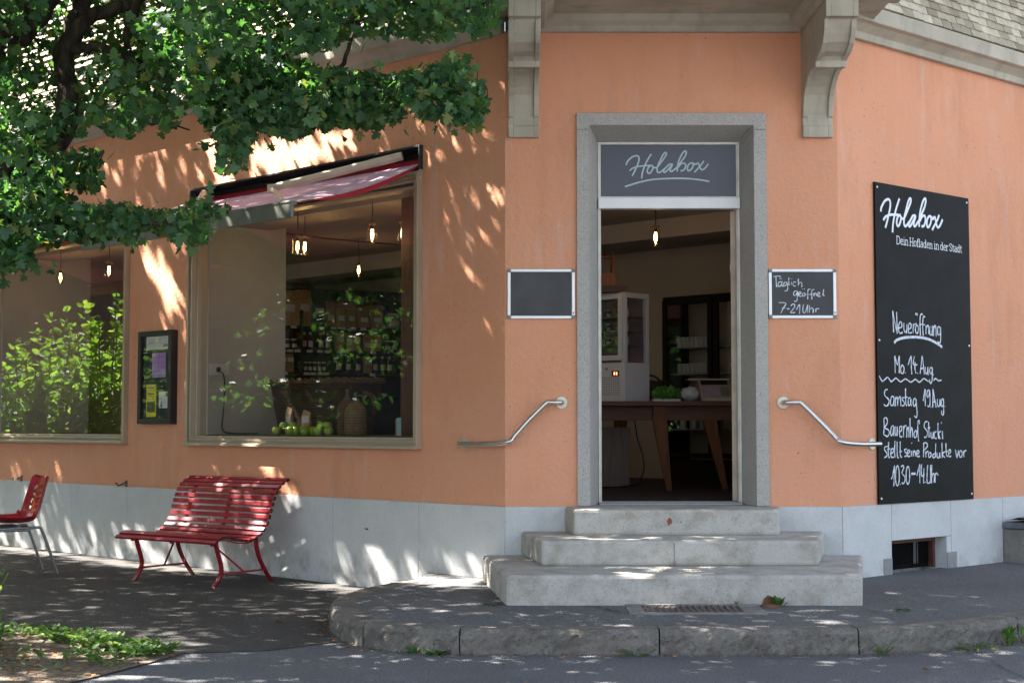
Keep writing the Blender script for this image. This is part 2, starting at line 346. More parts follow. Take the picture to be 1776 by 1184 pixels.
pv.add([v for r in rows for v in r], [(i * 4 + j, (i + 1) * 4 + j, (i + 1) * 4 + j + 1, i * 4 + j + 1) for i in range(len(rows) - 1) for j in range(3)])
PV = pv.build('pavement', PAVE); kind(PV, 'structure')
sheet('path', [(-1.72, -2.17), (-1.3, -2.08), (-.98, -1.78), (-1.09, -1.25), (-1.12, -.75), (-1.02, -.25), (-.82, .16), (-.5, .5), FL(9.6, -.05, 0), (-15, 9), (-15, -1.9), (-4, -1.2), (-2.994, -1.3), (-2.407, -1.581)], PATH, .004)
bed = [(-3.9, -1.15), (-3.3, -1.24), (-2.994, -1.3), (-2.75, -1.37), (-2.407, -1.581), (-2.05, -1.9), (-1.722, -2.171), (-1.78, -2.38), (-1.86, -2.60), (-1.95, -2.85), (-2.06, -3.1), (-2.5, -3.6), (-3.3, -3.8), (-4.1, -3.4), (-4.3, -2.3)]
sheet('soil', bed, SOIL, .008)
# ================================================================== the house
H = thing('corner_house', 'orange rendered corner house with granite base, sandstone cornice and chamfered shop entrance', 'house', (1.1, .1, .15))
W1 = (.83, 3.755, 1.03, 3.22); W2 = (4.735, 7.45, 1.035, 3.22); TH = -.34
w = MB()
w.fbox(FL, 0, W1[0], TH, 0, .65, 3.9); w.fbox(FL, W1[1], W2[0], TH, 0, .65, 3.9); w.fbox(FL, W2[1], 11, TH, 0, .65, 3.9)
for a in (W1, W2): w.fbox(FL, a[0], a[1], TH, 0, .65, a[2]); w.fbox(FL, a[0], a[1], TH, 0, a[3], 3.9)
w.box(XL, .455, 0, .34, .65, 3.9); w.box(1.727, XR, 0, .34, .65, 3.9); w.box(.455, 1.727, 0, .34, 3.31, 3.9)
w.fbox(FR, 0, 7, TH, 0, .65, 3.9)
w.build('plaster_wall', PLASTER, H)
JJ = J = [0, .857, 1.823, 2.787, 3.777, 4.733, 5.69, 6.665, 7.6, 8.6, 9.6, 11]
p = MB()
for a, b_ in zip(J, J[1:]): p.fbox(FL, a + (.002 if a else 0), b_ - .002, TH, .008, -.1, .649)
p.build('plinth', PLINTH, H, bevel=.004); p = MB(); p.box(XL, .40, -.008, .34, .1, .649); p.build('plinth', PLINTH, H, bevel=.004); p = MB(); p.box(1.76, XR, -.008, .34, .1, .649); p.build('plinth', PLINTH, H, bevel=.004); p = MB()
BW = (.56, 1.232, .16, .392)
p.fbox(FR, .004, .557, TH, .008, .1, .649); p.fbox(FR, .561, 1.293, TH, .008, BW[3], .649); p.fbox(FR, 1.236, 1.293, TH, .008, .1, BW[3] - .002); p.fbox(FR, 1.297, 1.996, TH, .008, .1, .649); p.fbox(FR, 2.0, 3, TH, .008, .1, .649); p.fbox(FR, 3.004, 7, TH, .008, .1, .649)
p.fbox(FR, .561, 1.234, TH, -.2, .05, .165)
p.build('plinth', PLINTH, H, bevel=.004)
DM = simple('dark_mortar', (.10, .095, .09), .95)
for F_, a, c, z in ((FL, .01, 10.9, -.1), (FR, .01, .55, .1), (FR, 1.3, 6.9, .1)): MB().fbox(F_, a, c, -.3, .002, z, .63).build('joint_mortar', DM, H)
RM = simple('repair_mortar', (.26, .27, .27), .95, var=.1, scale=20)
for a, c, e in ((.455, .557, .272), (1.236, 1.36, .275)): MB().fbox(FR, a, c, .006, .0115, .16, e).build('repair_patch', RM, H)
co = MB(); cp = [(0, 3.877), (.045, 3.877), (.05, 3.925), (.115, 3.965), (.16, 3.972), (.165, 4.075), (.12, 4.092), (.0, 4.1)]
co.prism([FL(0, m, z) for m, z in cp], FL.u * 11); co.prism([FR(0, m, z) for m, z in cp], FR.u * 7); co.build('cornice', SAND, H, bevel=.006)
# bay above the door on two consoles
bp = [(0, 3.157), (.045, 3.157), (.045, 3.232), (.032, 3.238), (.032, 3.292), (.05, 3.30), (.062, 3.36), (.09, 3.43), (.135, 3.475), (.23, 3.53), (.31, 3.553), (.40, 3.545), (.47, 3.535), (.48, 3.575), (.53, 3.585), (.615, 3.597), (.70, 3.635), (.74, 3.68), (.763, 3.72), (.763, 3.775), (.82, 3.777), (.82, 3.93), (0, 3.93)]
bq = [(m, z) if (m < .05 or z > 3.77 or .31 < m < .5) else (m - .02, z + .012) for m, z in bp]
for x in (-.024, 1.985):
    b = MB(); b.prism([FC(x, m, z) for m, z in bp], (.034, 0, 0)); b.prism([FC(x + .172, m, z) for m, z in bp], (.034, 0, 0)); b.prism([FC(x + .033, m, z) for m, z in bq], (.14, 0, 0))
    b.build('console', SAND, H, bevel=.005)
sf = MB(); sf.box(-.30, 2.50, -.95, .1, 3.99, 4.14)
mp = [(0, 3.886), (.05, 3.886), (.06, 3.925), (.11, 3.945), (.125, 3.998), (0, 3.998)]
sf.prism([FC(.182, m, z) for m, z in mp], (1.803, 0, 0))
for x, sg in ((.182, 1), (1.985, -1)): sf.prism([Vector((x + sg * d * .8, -.1, z + .001)) for d, z in mp], (0, -.84, 0))
sf.box(.182, 1.985, -.95, -.78, 3.90, 3.991); sf.box(-.30, -.024, -.95, -.6, 3.92, 3.992); sf.box(2.191, 2.50, -.95, -.6, 3.92, 3.992)
sf.build('bay_soffit', SAND, H, bevel=.006)
up = MB(); up.fbox(FL, 0, 11, TH, .05, 4.095, 8.8); up.fbox(FR, 0, 7, TH, .05, 4.095, 8.8); up.box(XL, XR, -.05, .34, 3.9, 8.8); up.box(-.25, 2.45, -.9, -.04, 4.138, 8.6)
up.build('upper_wall', simple('weathered_cladding', (.12, .105, .085), .9, var=.25, scale=14), H)
rf = MB(); eav = [FL(11.4, .5, 0), FL(.1, .5, 0), Vector((-.4, -1.2, 0)), Vector((2.6, -1.2, 0)), FR(.1, .5, 0), FR(7.4, .5, 0)]
ridge = Vector((2.6, 7.5, 11.5)); rf.add([Vector((q.x, q.y, 8.78)) for q in eav] + [Vector((q.x, q.y, 8.95)) for q in eav] + [ridge], [(0, 1, 2, 3, 4, 5)] + [(i, i + 1, i + 7, i + 6) for i in range(5)] + [(6 + i, 7 + i, 12) for i in range(5)])
rf.build('roof', ROOFTILE, H)
def shingles(F, u0, u1, z0, z1, seed):
    r = random.Random(seed); b = MB(); row = 0; z = z0; e = .0595
    while z < z1:
        u = u0 - (row % 2) * .06 - r.random() * .02; fl = max(0, 1 - (z - z0) / .5) ** 2 * .06
        while u < u1:
            wd = .123 + r.uniform(-.010, .010); t = .016 + r.random() * .008; dz = r.uniform(-.004, .004)
            b.hexa([F(u, .05, z + dz), F(u + wd - .007, .05, z + dz), F(u + wd - .007, .068 + fl + t, z + dz), F(u, .068 + fl + t * r.uniform(.7, 1.1), z + dz), F(u, .05, z + e * 1.25), F(u + wd - .007, .05, z + e * 1.25), F(u + wd - .007, .060 + fl, z + e * 1.25), F(u, .060 + fl, z + e * 1.25)]); u += wd
        z += e; row += 1
    return b
b = shingles(FR, .12, 6.9, 4.098, 5.3, 1); b2 = shingles(FL, .25, 8.2, 4.098, 5.35, 2); b3 = shingles(Fr((-.25, -.85, 0), (1, 0, 0), (0, -1, 0)), 0, 2.7, 4.145, 5.3, 3); b.add(b2.v, b2.f); b.add(b3.v, b3.f); b.build('shingle_cladding', SHINGLE, H)
# granite door surround with splayed reveal, two jambs and a lintel
ds = MB(); yo, yi = -.022, .25
def jamb(xo, xm, xi, z0, z1o, z1m, z1i):
    ds.add([(xo, yo, z0), (xm, yo, z0), (xi, yi, z0), (xi, .36, z0), (xo, .36, z0), (xo, yo, z1o), (xm, yo, z1m), (xi, yi, z1i), (xi, .36, z1i), (xo, .36, z1o)], [(0, 1, 6, 5), (1, 2, 7, 6), (2, 3, 8, 7), (0, 5, 9, 4), (5, 6, 7, 8, 9)])
jamb(.443, .526, .600, .655, 3.212, 3.212, 3.145); jamb(1.738, 1.652, 1.592, .655, 3.212, 3.212, 3.145)
lx = [(.443, yo, 3.215), (.526, yo, 3.215), (.526, yo, 3.246), (.600, yi, 3.180), (.600, yi, 3.148)]; rx = [(1.738, yo, 3.215), (1.652, yo, 3.215), (1.652, yo, 3.246), (1.592, yi, 3.180), (1.592, yi, 3.148)]
ds.add(lx + rx + [(.443, yo, 3.328), (1.738, yo, 3.328), (.526, yo, 3.328), (1.652, yo, 3.328), (.443, .36, 3.328), (1.738, .36, 3.328), (.443, .36, 3.215), (1.738, .36, 3.215), (.6, .36, 3.18), (1.592, .36, 3.18)],
       [(0, 1, 2, 12, 10), (2, 7, 13, 12), (6, 5, 11, 13, 7), (1, 4, 3, 2), (6, 7, 8, 9), (2, 3, 8, 7), (3, 18, 19, 8), (10, 12, 13, 11, 15, 14), (0, 10, 14, 16), (5, 17, 15, 11)])
ds.build('door_surround', FRAME_STONE, H)
df = MB()
df.box(.600, .614, .235, .29, .665, 3.178); df.box(1.578, 1.592, .235, .29, .665, 3.178); df.box(.614, 1.578, .235, .29, 3.160, 3.178)
df.box(.614, .622, .246, .28, .665, 3.160); df.box(1.570, 1.578, .246, .28, .665, 3.160); df.box(.622, 1.570, .243, .28, 2.784, 2.796); df.build('door_frame', simple('ivory_metal', (.62, .60, .54), .45, .1), H, bevel=.002)
db = MB(); db.box(.603, 1.590, .205, .28, 2.706, 2.781); db.build('door_transom', WHITE_METAL, H, bevel=.003)
dl = MB(); dl.hexa([Vector(q) for q in ((1.535, .30, .675), (1.575, .30, .675), (1.80, 1.22, .675), (1.76, 1.22, .675), (1.535, .30, 2.70), (1.575, .30, 2.70), (1.80, 1.22, 2.70), (1.76, 1.22, 2.70))]); dr = dl.build('door', simple('beige_door', (.42, .33, .25), .5), H)
MB().rbox((1.533, .31, 1.62), .004, .03, .012).build('hinge', STEELD, dr); MB().rbox((1.533, .31, 2.3), .004, .02, .05).build('hinge', STEELD, dr)
th = MB(); th.box(.60, 1.592, .20, .36, .60, .664); th.box(.60, 1.592, .262, .272, .664, .672); th.build('threshold', STEELD, H, bevel=.002)
# shop room
P1, P6 = FL(8.2, TH + .005, 0), FL(8.2, -4.9, 0); P2, P3 = Vector((.17, .335, 0)), Vector((2.01, .335, 0)); P5 = Vector((4.49, 2.43, 0)); P4 = P3
poly = [P1, P2, P3, P5, P6]
P7 = P5 + (P6 - P5) * 0
bk = FL.o + FL.n * -4.9; 
fl = MB(); fl.prism([Vector((q.x, q.y, .5)) for q in poly], (0, 0, .158)); fl.build('shop_floor', FLOOR, H)
ce = MB(); ce.prism([Vector((q.x, q.y, 2.985)) for q in poly], (0, 0, .5)); ce.build('shop_ceiling', CEIL, H)
rw = MB()
def wallseg(a, b_, z0, z1, th=.2, mb=None):
    d = (b_ - a).normalized(); n = Vector((d.y, -d.x, 0)) * th; (mb or rw).hexa([Vector((q.x, q.y, z0)) for q in (a, b_, b_ + n, a + n)] + [Vector((q.x, q.y, z1)) for q in (a, b_, b_ + n, a + n)])
wallseg(P5, P6, .5, 3.3, -.2); wallseg(P6, P1, .5, 3.3, -.2); rw.build('shop_wall', ROOM, H)
bm_ = MB(); bm_.fbox(FL, -1.4, 8.1, -3.2, -2.9, 2.82, 2.99); bm_.build('ceiling_beam', CEIL, H)
cw = MB(); cw.fbox(FL, 3.66, 3.9, -.93, -.11, .6, 2.985); cw.fbox(FL, 3.9, 4.62, -.6, -.345, .6, 2.985); cw.build('window_pier', CROSS, H); MB().fbox(FL, 7.33, 7.6, -1.1, -.11, .6, 2.985).build('window_pier', CROSS, H)
ls = MB(); ls.fbox(FL, .75, 3.66, -.75, -.345, 2.93, 3.2); ls.build('window_lintel', CEIL, H); ls = MB(); ls.fbox(FL, 4.6, 7.4, -.75, -.345, 2.93, 3.2); ls.build('window_lintel', CEIL, H)
SLM = simple('dark_sill', (.10, .075, .06), .5, var=.2)
for a, c in ((.7, 3.66), (4.5, 7.33)): MB().fbox(FL, a, c, -.95, -.09, 1.02, 1.118).build('display_sill', SLM, H)
ps = MB(); ps.fbox(FL, .85, 1.40, -.38, -.30, 1.118, 2.93); ps.build('wood_post', POST, H, bevel=.004)
cb = MB(); cb.tube([Vector((-2.34, 3.3, 2.975)), Vector((-1.75, 3.85, 2.955)), Vector((-1.12, 4.5, 2.975))], .008, 6); cb.tube([Vector((-1.12, 4.5, 2.975)), Vector((.6, 2.6, 2.97))], .006, 6); cb.build('ceiling_cable', BLACK_METAL, H)
def ring(F, mb, u0, u1, z0, z1, w, m0, m1):
    mb.fbox(F, u0, u0 + w, m0, m1, z0, z1); mb.fbox(F, u1 - w, u1, m0, m1, z0, z1); mb.fbox(F, u0 + w, u1 - w, m0, m1, z0, z0 + w); mb.fbox(F, u0 + w, u1 - w, m0, m1, z1 - w, z1)
def shop_window(a):
    u0, u1, z0, z1 = a; f = MB(); zt = 3.03
    ring(FL, f, u0, u1, z0, zt, .022, -.12, .052); ring(FL, f, u0 + .022, u1 - .022, z0 + .022, zt - .022, .018, -.12, .022); ring(FL, f, u0 + .04, u1 - .04, z0 + .04, zt - .06, .016, -.12, .038); ring(FL, f, u0 + .056, u1 - .056, z0 + .056, zt - .09, .022, -.12, -.012)
    f.fbox(FL, u0 + .04, u1 - .04, -.10, .012, zt - .06, zt - .022); f.fbox(FL, u0 - .006, u1 + .006, -.02, .075, z0 - .004, z0 + .017)
    o = f.build('window_frame', ALU, H, bevel=.002)
    g = MB(); g.add([FL(u0 + .076, -.05, z0 + .076), FL(u1 - .076, -.05, z0 + .076), FL(u1 - .076, -.05, zt - .11), FL(u0 + .076, -.05, zt - .11)], [(0, 1, 2, 3)]); g.build('pane', WINDOW_GLASS, o)
    x = MB(); x.fbox(FL, u0, u1, -.17, .035, 3.205, z1); x.fbox(FL, u0, u0 + .014, -.17, .035, zt, 3.205); x.fbox(FL, u1 - .014, u1, -.17, .035, zt, 3.205); x.fbox(FL, u0 + .014, u1 - .014, -.17, -.155, zt, 3.205); x.fbox(FL, u0 + .014, u1 - .014, -.155, .01, zt, zt + .012)
    x.build('awning_box', simple('awning_box_metal', (.03, .032, .036), .5, .2), H, bevel=.002)
    k = MB(); k.fbox(FL, u0 + .01, u1 - .01, -.2, -.17, zt, 3.9); 
shop_window(W1); shop_window(W2)
bf = MB(); bf.fbox(FR, .561, 1.234, -.13, -.09, .358, .391); bf.fbox(FR, 1.204, 1.234, -.13, -.09, .166, .358); bo = bf.build('basement_window', simple('rust_red_frame', (.12, .045, .03), .7, var=.3), H)
bg_ = MB()
for i in range(26): bg_.fbox(FR, .561, 1.204, -.128, -.124, .203 + i * .0062, .2048 + i * .0062)
bg_.fbox(FR, .565, 1.2, -.30, -.13, .168, .37); bg_.build('mesh_grille', simple('black_grille', (.006, .0055, .0055), .9, 0, .1), bo)
bs = MB(); bs.fbox(FR, 1.0, 1.03, -.122, -.117, .2, .36); bs.fbox(FR, 1.045, 1.055, -.122, -.117, .2, .36); bs.build('painted_glint', simple('painted_glint_grey', (.06, .06, .06), .6), bo)  # grey bars paint a glint across the basement opening
# ================================================================== entrance steps
ST = thing('entrance_steps', 'three worn granite steps with splayed left ends leading up to the shop door', 'steps', (1.0, -.7, .15))
def step(xl, xr, yf, zt, zb, xbl, xbr, yb=-.009):
    b = MB(); b.prism([(xbl, yb, zb), (xl, yf, zb), (xr, yf, zb), (xbr, yb, zb)], (0, 0, zt - zb)); return b
step(.402, 1.738, -.38, .652, .482, .33, 1.84, .2).build('step', STEP, ST, bevel=.02)
step(.182, 1.905, -.80, .486, .326, .06, 2.105).build('step', STEP, ST, bevel=.02)
b = step(-.034, 2.040, -1.35, .328, .04, -.20, 2.36, -.012); b.build('step', STEP, ST, bevel=.022)
jt = MB(); jt.box(1.005, 1.008, -.803, -.798, .33, .474); jt.build('joint', simple('step_joint', (.22, .19, .15), .9), ST)
RSM = simple('rust_stain_paint', (.25, .09, .04), .9)
for cx, cz, r in ((1.022, .575, .022), (1.098, .572, .006)):
    rs = MB(); rs.add([(cx + cos(q * pi / 6) * r * random.uniform(.6, 1.1), -.3812, cz + sin(q * pi / 6) * r * random.uniform(.7, 1.5)) for q in range(12)], [list(range(12))]); rs.build('rust_stain', RSM, ST)
# ================================================================== signs and boards
def strokes(txt, F, m, hw, th=.0016, n=4, jit=0):
    b = MB(); r = random.Random(4)
    for s in txt.split('|'):
        pts = [tuple(int(q) / 1000 for q in p.split(',')) for p in s.split()]
        P = [F(u, m, z) for u, z in pts]
        if len(P) > 2: P = smooth_path(P, n)
        k = [hw * (1 + r.uniform(-jit, jit)) for _ in P]
        b.tube(P, k, 6, flat=th, nrm=F.n)
    return b
SIGN_LOGO='802,3017 804,3032 818,3052 841,3073 868,3083 886,3079 891,3064 888,3040 872,3001 856,2966 843,2941|977,3095 961,3071 938,3028 922,2989 912,2954 909,2923|825,2976 837,2989 856,2999 883,3007 926,3012 961,3014 988,3011|984,3015 965,3009 951,2989 949,2968 961,2958 976,2970 988,2993 988,3011 992,3001 1011,2999 1023,3007 1054,3048 1079,3083 1083,3101 1074,3105 1058,3087 1038,3048 1023,3013 1017,2986 1021,2968 1032,2964 1054,2978 1065,2989|1127,3023 1104,3023 1085,3005 1065,2982 1065,2966 1081,2972 1104,2997 1125,3021 1112,2993 1108,2976 1119,2972 1143,2989 1166,3013 1182,3036 1209,3071 1223,3103 1217,3116 1201,3107 1182,3075 1166,3036 1160,3001 1159,2972|1166,3001 1185,3025 1209,3030 1218,3019 1214,2997 1201,2980 1181,2976|1274,3028 1255,3032 1236,3017 1230,2993 1235,2978 1251,2982 1266,3001 1274,3028 1286,3021 1305,3032 1313,3013 1324,2989 1336,2984 1355,2997 1377,3026|1346,3046 1328,3021 1301,2989 1278,2966'
SIGN_LINE='792,2865 871,2890 949,2909 1026,2919 1142,2923 1239,2921 1316,2913 1384,2902'
BOARD_LOGO='464,2695 466,2717 484,2745 514,2776 549,2790 571,2785 578,2762 573,2728 552,2672 532,2622 514,2585|689,2808 669,2774 638,2712 617,2655 604,2604 600,2559|492,2636 507,2655 532,2669 567,2681 622,2688 668,2690 703,2686|698,2692 673,2683 655,2655 652,2624 667,2610 687,2627 703,2660 703,2686 708,2672 733,2669 748,2680 790,2740 824,2792 830,2818 817,2823 796,2797 770,2740 749,2689 740,2649 745,2623 760,2618 789,2637 804,2655|887,2703 856,2703 830,2677 804,2643 804,2620 824,2629 856,2666 885,2700 866,2660 861,2634 876,2628 907,2654 939,2689 961,2723 998,2775 1017,2822 1010,2842 988,2827 961,2781 940,2723 931,2671 929,2628|939,2671 966,2706 997,2715 1010,2697 1004,2665 986,2640 959,2634|1087,2712 1060,2718 1034,2694 1025,2660 1033,2636 1054,2642 1076,2671 1087,2712 1103,2700 1129,2718 1140,2688 1155,2653 1171,2645 1198,2665 1229,2709|1186,2738 1161,2700 1123,2654 1091,2619'
BOARD_CHALK='587,2005 591,1925 595,1850|587,2005 609,1926 639,1844|634,1997 636,1922 639,1844|658,1884 692,1893 694,1917 679,1929 661,1912 654,1876 668,1848 704,1855|721,1923 720,1879 735,1858 753,1870 759,1917|759,1917 753,1849|779,1881 808,1895 807,1919 786,1921 772,1886 780,1855 816,1859|836,1923 832,1855|835,1894 849,1918 877,1925|885,1915 867,1906 862,1874 875,1854 893,1865 899,1897 885,1915|870,2003 866,1987|883,2001 887,1983|956,1994 933,1996 923,1972 920,1913 923,1842|910,1918 950,1925|983,1977 969,1982 957,1963 953,1899 958,1842|949,1917 982,1924|995,1917 993,1853|994,1890 1014,1918 1027,1908 1029,1855|1044,1914 1040,1866 1053,1850 1071,1867 1074,1920|1074,1920 1074,1846|1089,1916 1089,1844|1090,1894 1107,1922 1120,1906 1123,1842|1177,1911 1148,1913 1140,1880 1151,1854 1175,1871 1179,1911 1179,1834 1169,1799 1145,1801 1141,1811|607,1564 606,1631 605,1685 634,1622 658,1687 659,1633 655,1566|685,1621 673,1592 683,1566 706,1569 715,1603 698,1621 685,1621|728,1571 730,1566|765,1625 803,1692 803,1632 808,1561|843,1690 828,1632 878,1631|851,1649 847,1607 858,1568|876,1571 881,1568|912,1566 928,1640 940,1693 953,1636 964,1562|918,1603 959,1609|978,1618 974,1581 990,1568 1004,1579 1010,1619 1013,1558|1063,1612 1042,1614 1032,1587 1046,1569 1065,1586 1065,1612 1063,1533 1048,1501 1033,1508 1028,1529|1075,1565 1078,1561|417,1540 451,1505 481,1516 512,1532 533,1522 555,1504 585,1515 612,1529 642,1516 669,1504 700,1515 727,1526 762,1516 793,1504 825,1515 852,1526 879,1513 902,1506 929,1519 957,1533 989,1523 1016,1513|1081,1522 1105,1536 1142,1521 1180,1527|514,1447 490,1445 476,1426 482,1402 519,1382 529,1362 511,1337 487,1333 467,1343|586,1397 562,1399 547,1374 546,1345 563,1335 585,1358 588,1395 585,1354 591,1331|603,1399 605,1332|606,1375 624,1397 631,1375 630,1334|632,1375 660,1400 666,1375 669,1334|709,1392 688,1392 686,1380 712,1359 708,1339 683,1336|729,1459 728,1397 731,1347 743,1335|713,1394 752,1397|788,1393 766,1389 758,1360 765,1339 786,1348 793,1385 790,1356 799,1333|849,1390 827,1381 819,1352 829,1333 851,1348 856,1386 861,1327 867,1281 856,1254 831,1265|943,1372 971,1459 969,1395 971,1337|1022,1451 1000,1446 991,1417 1002,1400 1021,1417 1026,1451 1031,1379 1026,1341 1011,1333 997,1339|1037,1332 1041,1328|1063,1325 1068,1392 1070,1460 1087,1393 1107,1327|1071,1365 1097,1369|1124,1389 1123,1351 1137,1334 1153,1347 1158,1389 1160,1334|1199,1390 1176,1381 1172,1351 1182,1334 1202,1351 1203,1390 1203,1317 1200,1279 1188,1272 1174,1285 1178,1304|1219,1340 1223,1337|464,1239 466,1182 458,1133|461,1239 485,1251 505,1235 501,1210 473,1182 514,1166 527,1145 506,1121 482,1125 458,1135|577,1194 553,1186 541,1149 548,1125 569,1141 579,1186 576,1141 581,1122|595,1190 594,1145 604,1128 618,1145 621,1190 621,1122|646,1149 675,1165 676,1190 654,1186 646,1149 656,1118 681,1118|697,1194 696,1114|698,1165 711,1192 732,1194|739,1186 734,1111|737,1157 754,1186 761,1161 762,1113|777,1248 778,1182 780,1111|781,1148 796,1181 806,1157 805,1113|839,1156 824,1140 827,1115 848,1113 860,1140 850,1161 839,1156|894,1206 891,1231 877,1223 871,1161 880,1083|993,1223 968,1223 953,1202 956,1181 988,1156 991,1131 972,1112 950,1114|1008,1223 1010,1160 1012,1110|996,1177 1025,1181|1036,1148 1035,1118 1049,1105 1061,1118 1065,1152 1068,1101|1106,1152 1084,1147 1076,1126 1086,1103 1105,1105|1127,1215 1125,1160 1132,1101|1159,1156 1132,1135 1153,1098|1181,1156 1183,1098|1168,1217 1173,1214|501,1051 473,1047 466,1029 493,1004 492,984 461,972|516,1083 511,1024 513,979 527,973|497,1030 535,1034|545,999 573,1015 570,1034 549,1030 538,999 548,975 575,976|592,1089 586,1023 589,972|617,1084 616,1019 621,974 635,971|655,1084 653,1010 659,975 674,977|639,1010 675,1014|735,1030 707,1026 706,1014 731,997 730,982 705,979|741,997 767,1009 760,1023 742,1015 740,993 748,978 773,980|788,1017 787,978|793,1073 796,1069|810,1019 811,977|812,1000 828,1016 838,1000 838,977|856,991 882,1003 875,1018 857,1012 852,987 866,975 892,978|942,1069 940,1015 937,969|934,1065 967,1073 989,1061 981,1040 944,1019|966,1011 968,969|969,994 984,1010 998,1008|1017,1002 1002,993 1005,970 1023,970 1035,989 1024,1002 1017,1002|1083,992 1061,988 1053,972 1067,963 1086,975|1094,1066 1090,1013 1093,965|1109,1000 1109,975 1119,960 1138,971 1144,1000 1145,960|1173,1070 1173,1012 1175,962|1203,1004 1176,987 1209,963|1224,1067 1226,1012 1232,976 1247,973|1211,1006 1245,1009|1259,990 1285,1003 1279,1020 1264,1016 1257,990 1266,969 1289,973|1348,1019 1365,959 1390,1014|1413,1010 1397,993 1404,965 1427,967 1436,992 1425,1010 1413,1010|1452,1007 1458,962|1455,988 1467,1007 1491,1011|540,822 558,844 584,915 576,840 570,773|612,912 597,880 592,819 602,782 619,777 636,814 636,879 623,912 612,912|648,786 651,782|661,905 683,915 693,899 671,862 702,837 705,808 686,788 665,795|739,906 724,877 721,820 732,787 747,784 762,819 761,877 750,906 739,906|784,858 834,859|784,851 834,852|852,840 890,920 887,853 887,785|912,920 907,874 910,836 946,844|940,890 935,836 934,784|952,792 955,788|989,914 979,851 978,789 1003,784 1019,804 1025,913|1025,913 1018,788|1040,913 1035,850 1033,781|1034,821 1057,850 1071,837 1066,786|1083,853 1077,784|1080,828 1098,853 1119,836'
BOARD_LINE='601,1776 628,1797 708,1816 806,1826 915,1828 1016,1820 1117,1797 1196,1768'
HOURS='1778,2205 1806,2210 1828,2206|1796,2205 1797,2173 1800,2135|1830,2172 1816,2168 1809,2150 1817,2138 1832,2150 1837,2173 1835,2150 1845,2138|1819,2192 1837,2193|1869,2168 1854,2167 1847,2150 1853,2142 1867,2153 1870,2168 1875,2140 1873,2115 1861,2108 1855,2112|1884,2200 1883,2170 1885,2147|1902,2172 1901,2150|1902,2192 1903,2189|1933,2168 1918,2170 1911,2158 1916,2143 1931,2143|1948,2192 1948,2167 1947,2145|1948,2155 1961,2168 1971,2160 1971,2135|1937,2107 1922,2107 1914,2087 1922,2077 1937,2090 1942,2108 1940,2070 1937,2044 1925,2036 1920,2042|1949,2085 1965,2092 1962,2102 1950,2097 1950,2077 1963,2072 1972,2075|1984,2095 1975,2087 1978,2074 1990,2075 1993,2089 1984,2095|1977,2123 1978,2120|1989,2123 1990,2120|2030,2120 2017,2120 2012,2103 2011,2052|2000,2084 2025,2085|2055,2117 2043,2117 2038,2100 2039,2049|2026,2084 2043,2087|2053,2094 2053,2074|2053,2084 2063,2095 2069,2087 2069,2074|2078,2082 2091,2087 2089,2099 2080,2094 2078,2079 2086,2070 2097,2074|2119,2120 2117,2097 2114,2080 2126,2077|1814,2029 1862,2025 1843,1991 1827,1957|1834,1989 1857,1994|1868,1987 1886,1987|1895,2007 1910,2020 1923,2011 1913,1987 1893,1962 1923,1962|1933,1982 1955,2017 1954,1954|1981,2016 1976,1987 1980,1961 1995,1967 2009,2014|2009,2014 2010,1959|2022,2011 2022,1961|2022,1982 2039,1994 2047,1981 2046,1957|2063,1987 2065,1964|2065,1979 2075,1989 2087,1986'
S1 = thing('transom_sign', 'navy sign panel with pale script lettering and an underline above the open door', 'sign', (1.1, .26, 2.796))
b = MB(); b.box(.622, 1.570, .250, .262, 2.797, 3.159); b.build('sign_panel', SIGNBLUE, S1)
b = strokes(SIGN_LOGO, FC, -.249, .0062, .0012); b.build('lettering', SIGNTXT, S1)
b = strokes(SIGN_LINE, FC, -.249, .0065, .0012); b.build('underline', SIGNTXT, S1)
BB = thing('event_board', 'tall black board with white logo and handwritten opening dates on the right wall', 'board', FR(.99, 0, .65))
b = MB(); b.fbox(FR, .398, 1.582, .006, .020, .652, 2.900); b.build('board_panel', BOARD, BB, bevel=.001)
for u in (.425, 1.555):
    for z in (.69, 1.79, 2.865): MB().lathe([(.0, .006), (.006, .005), (.009, .0)], FR(u, .020, z), 10, Matrix((FR.u, Vector((0, 0, 1)), FR.n)).transposed()).build('screw', WHITE_METAL, BB)
strokes(BOARD_LOGO, FR, .0212, .0105, .0012).build('logo_lettering', BOARDTXT, BB)
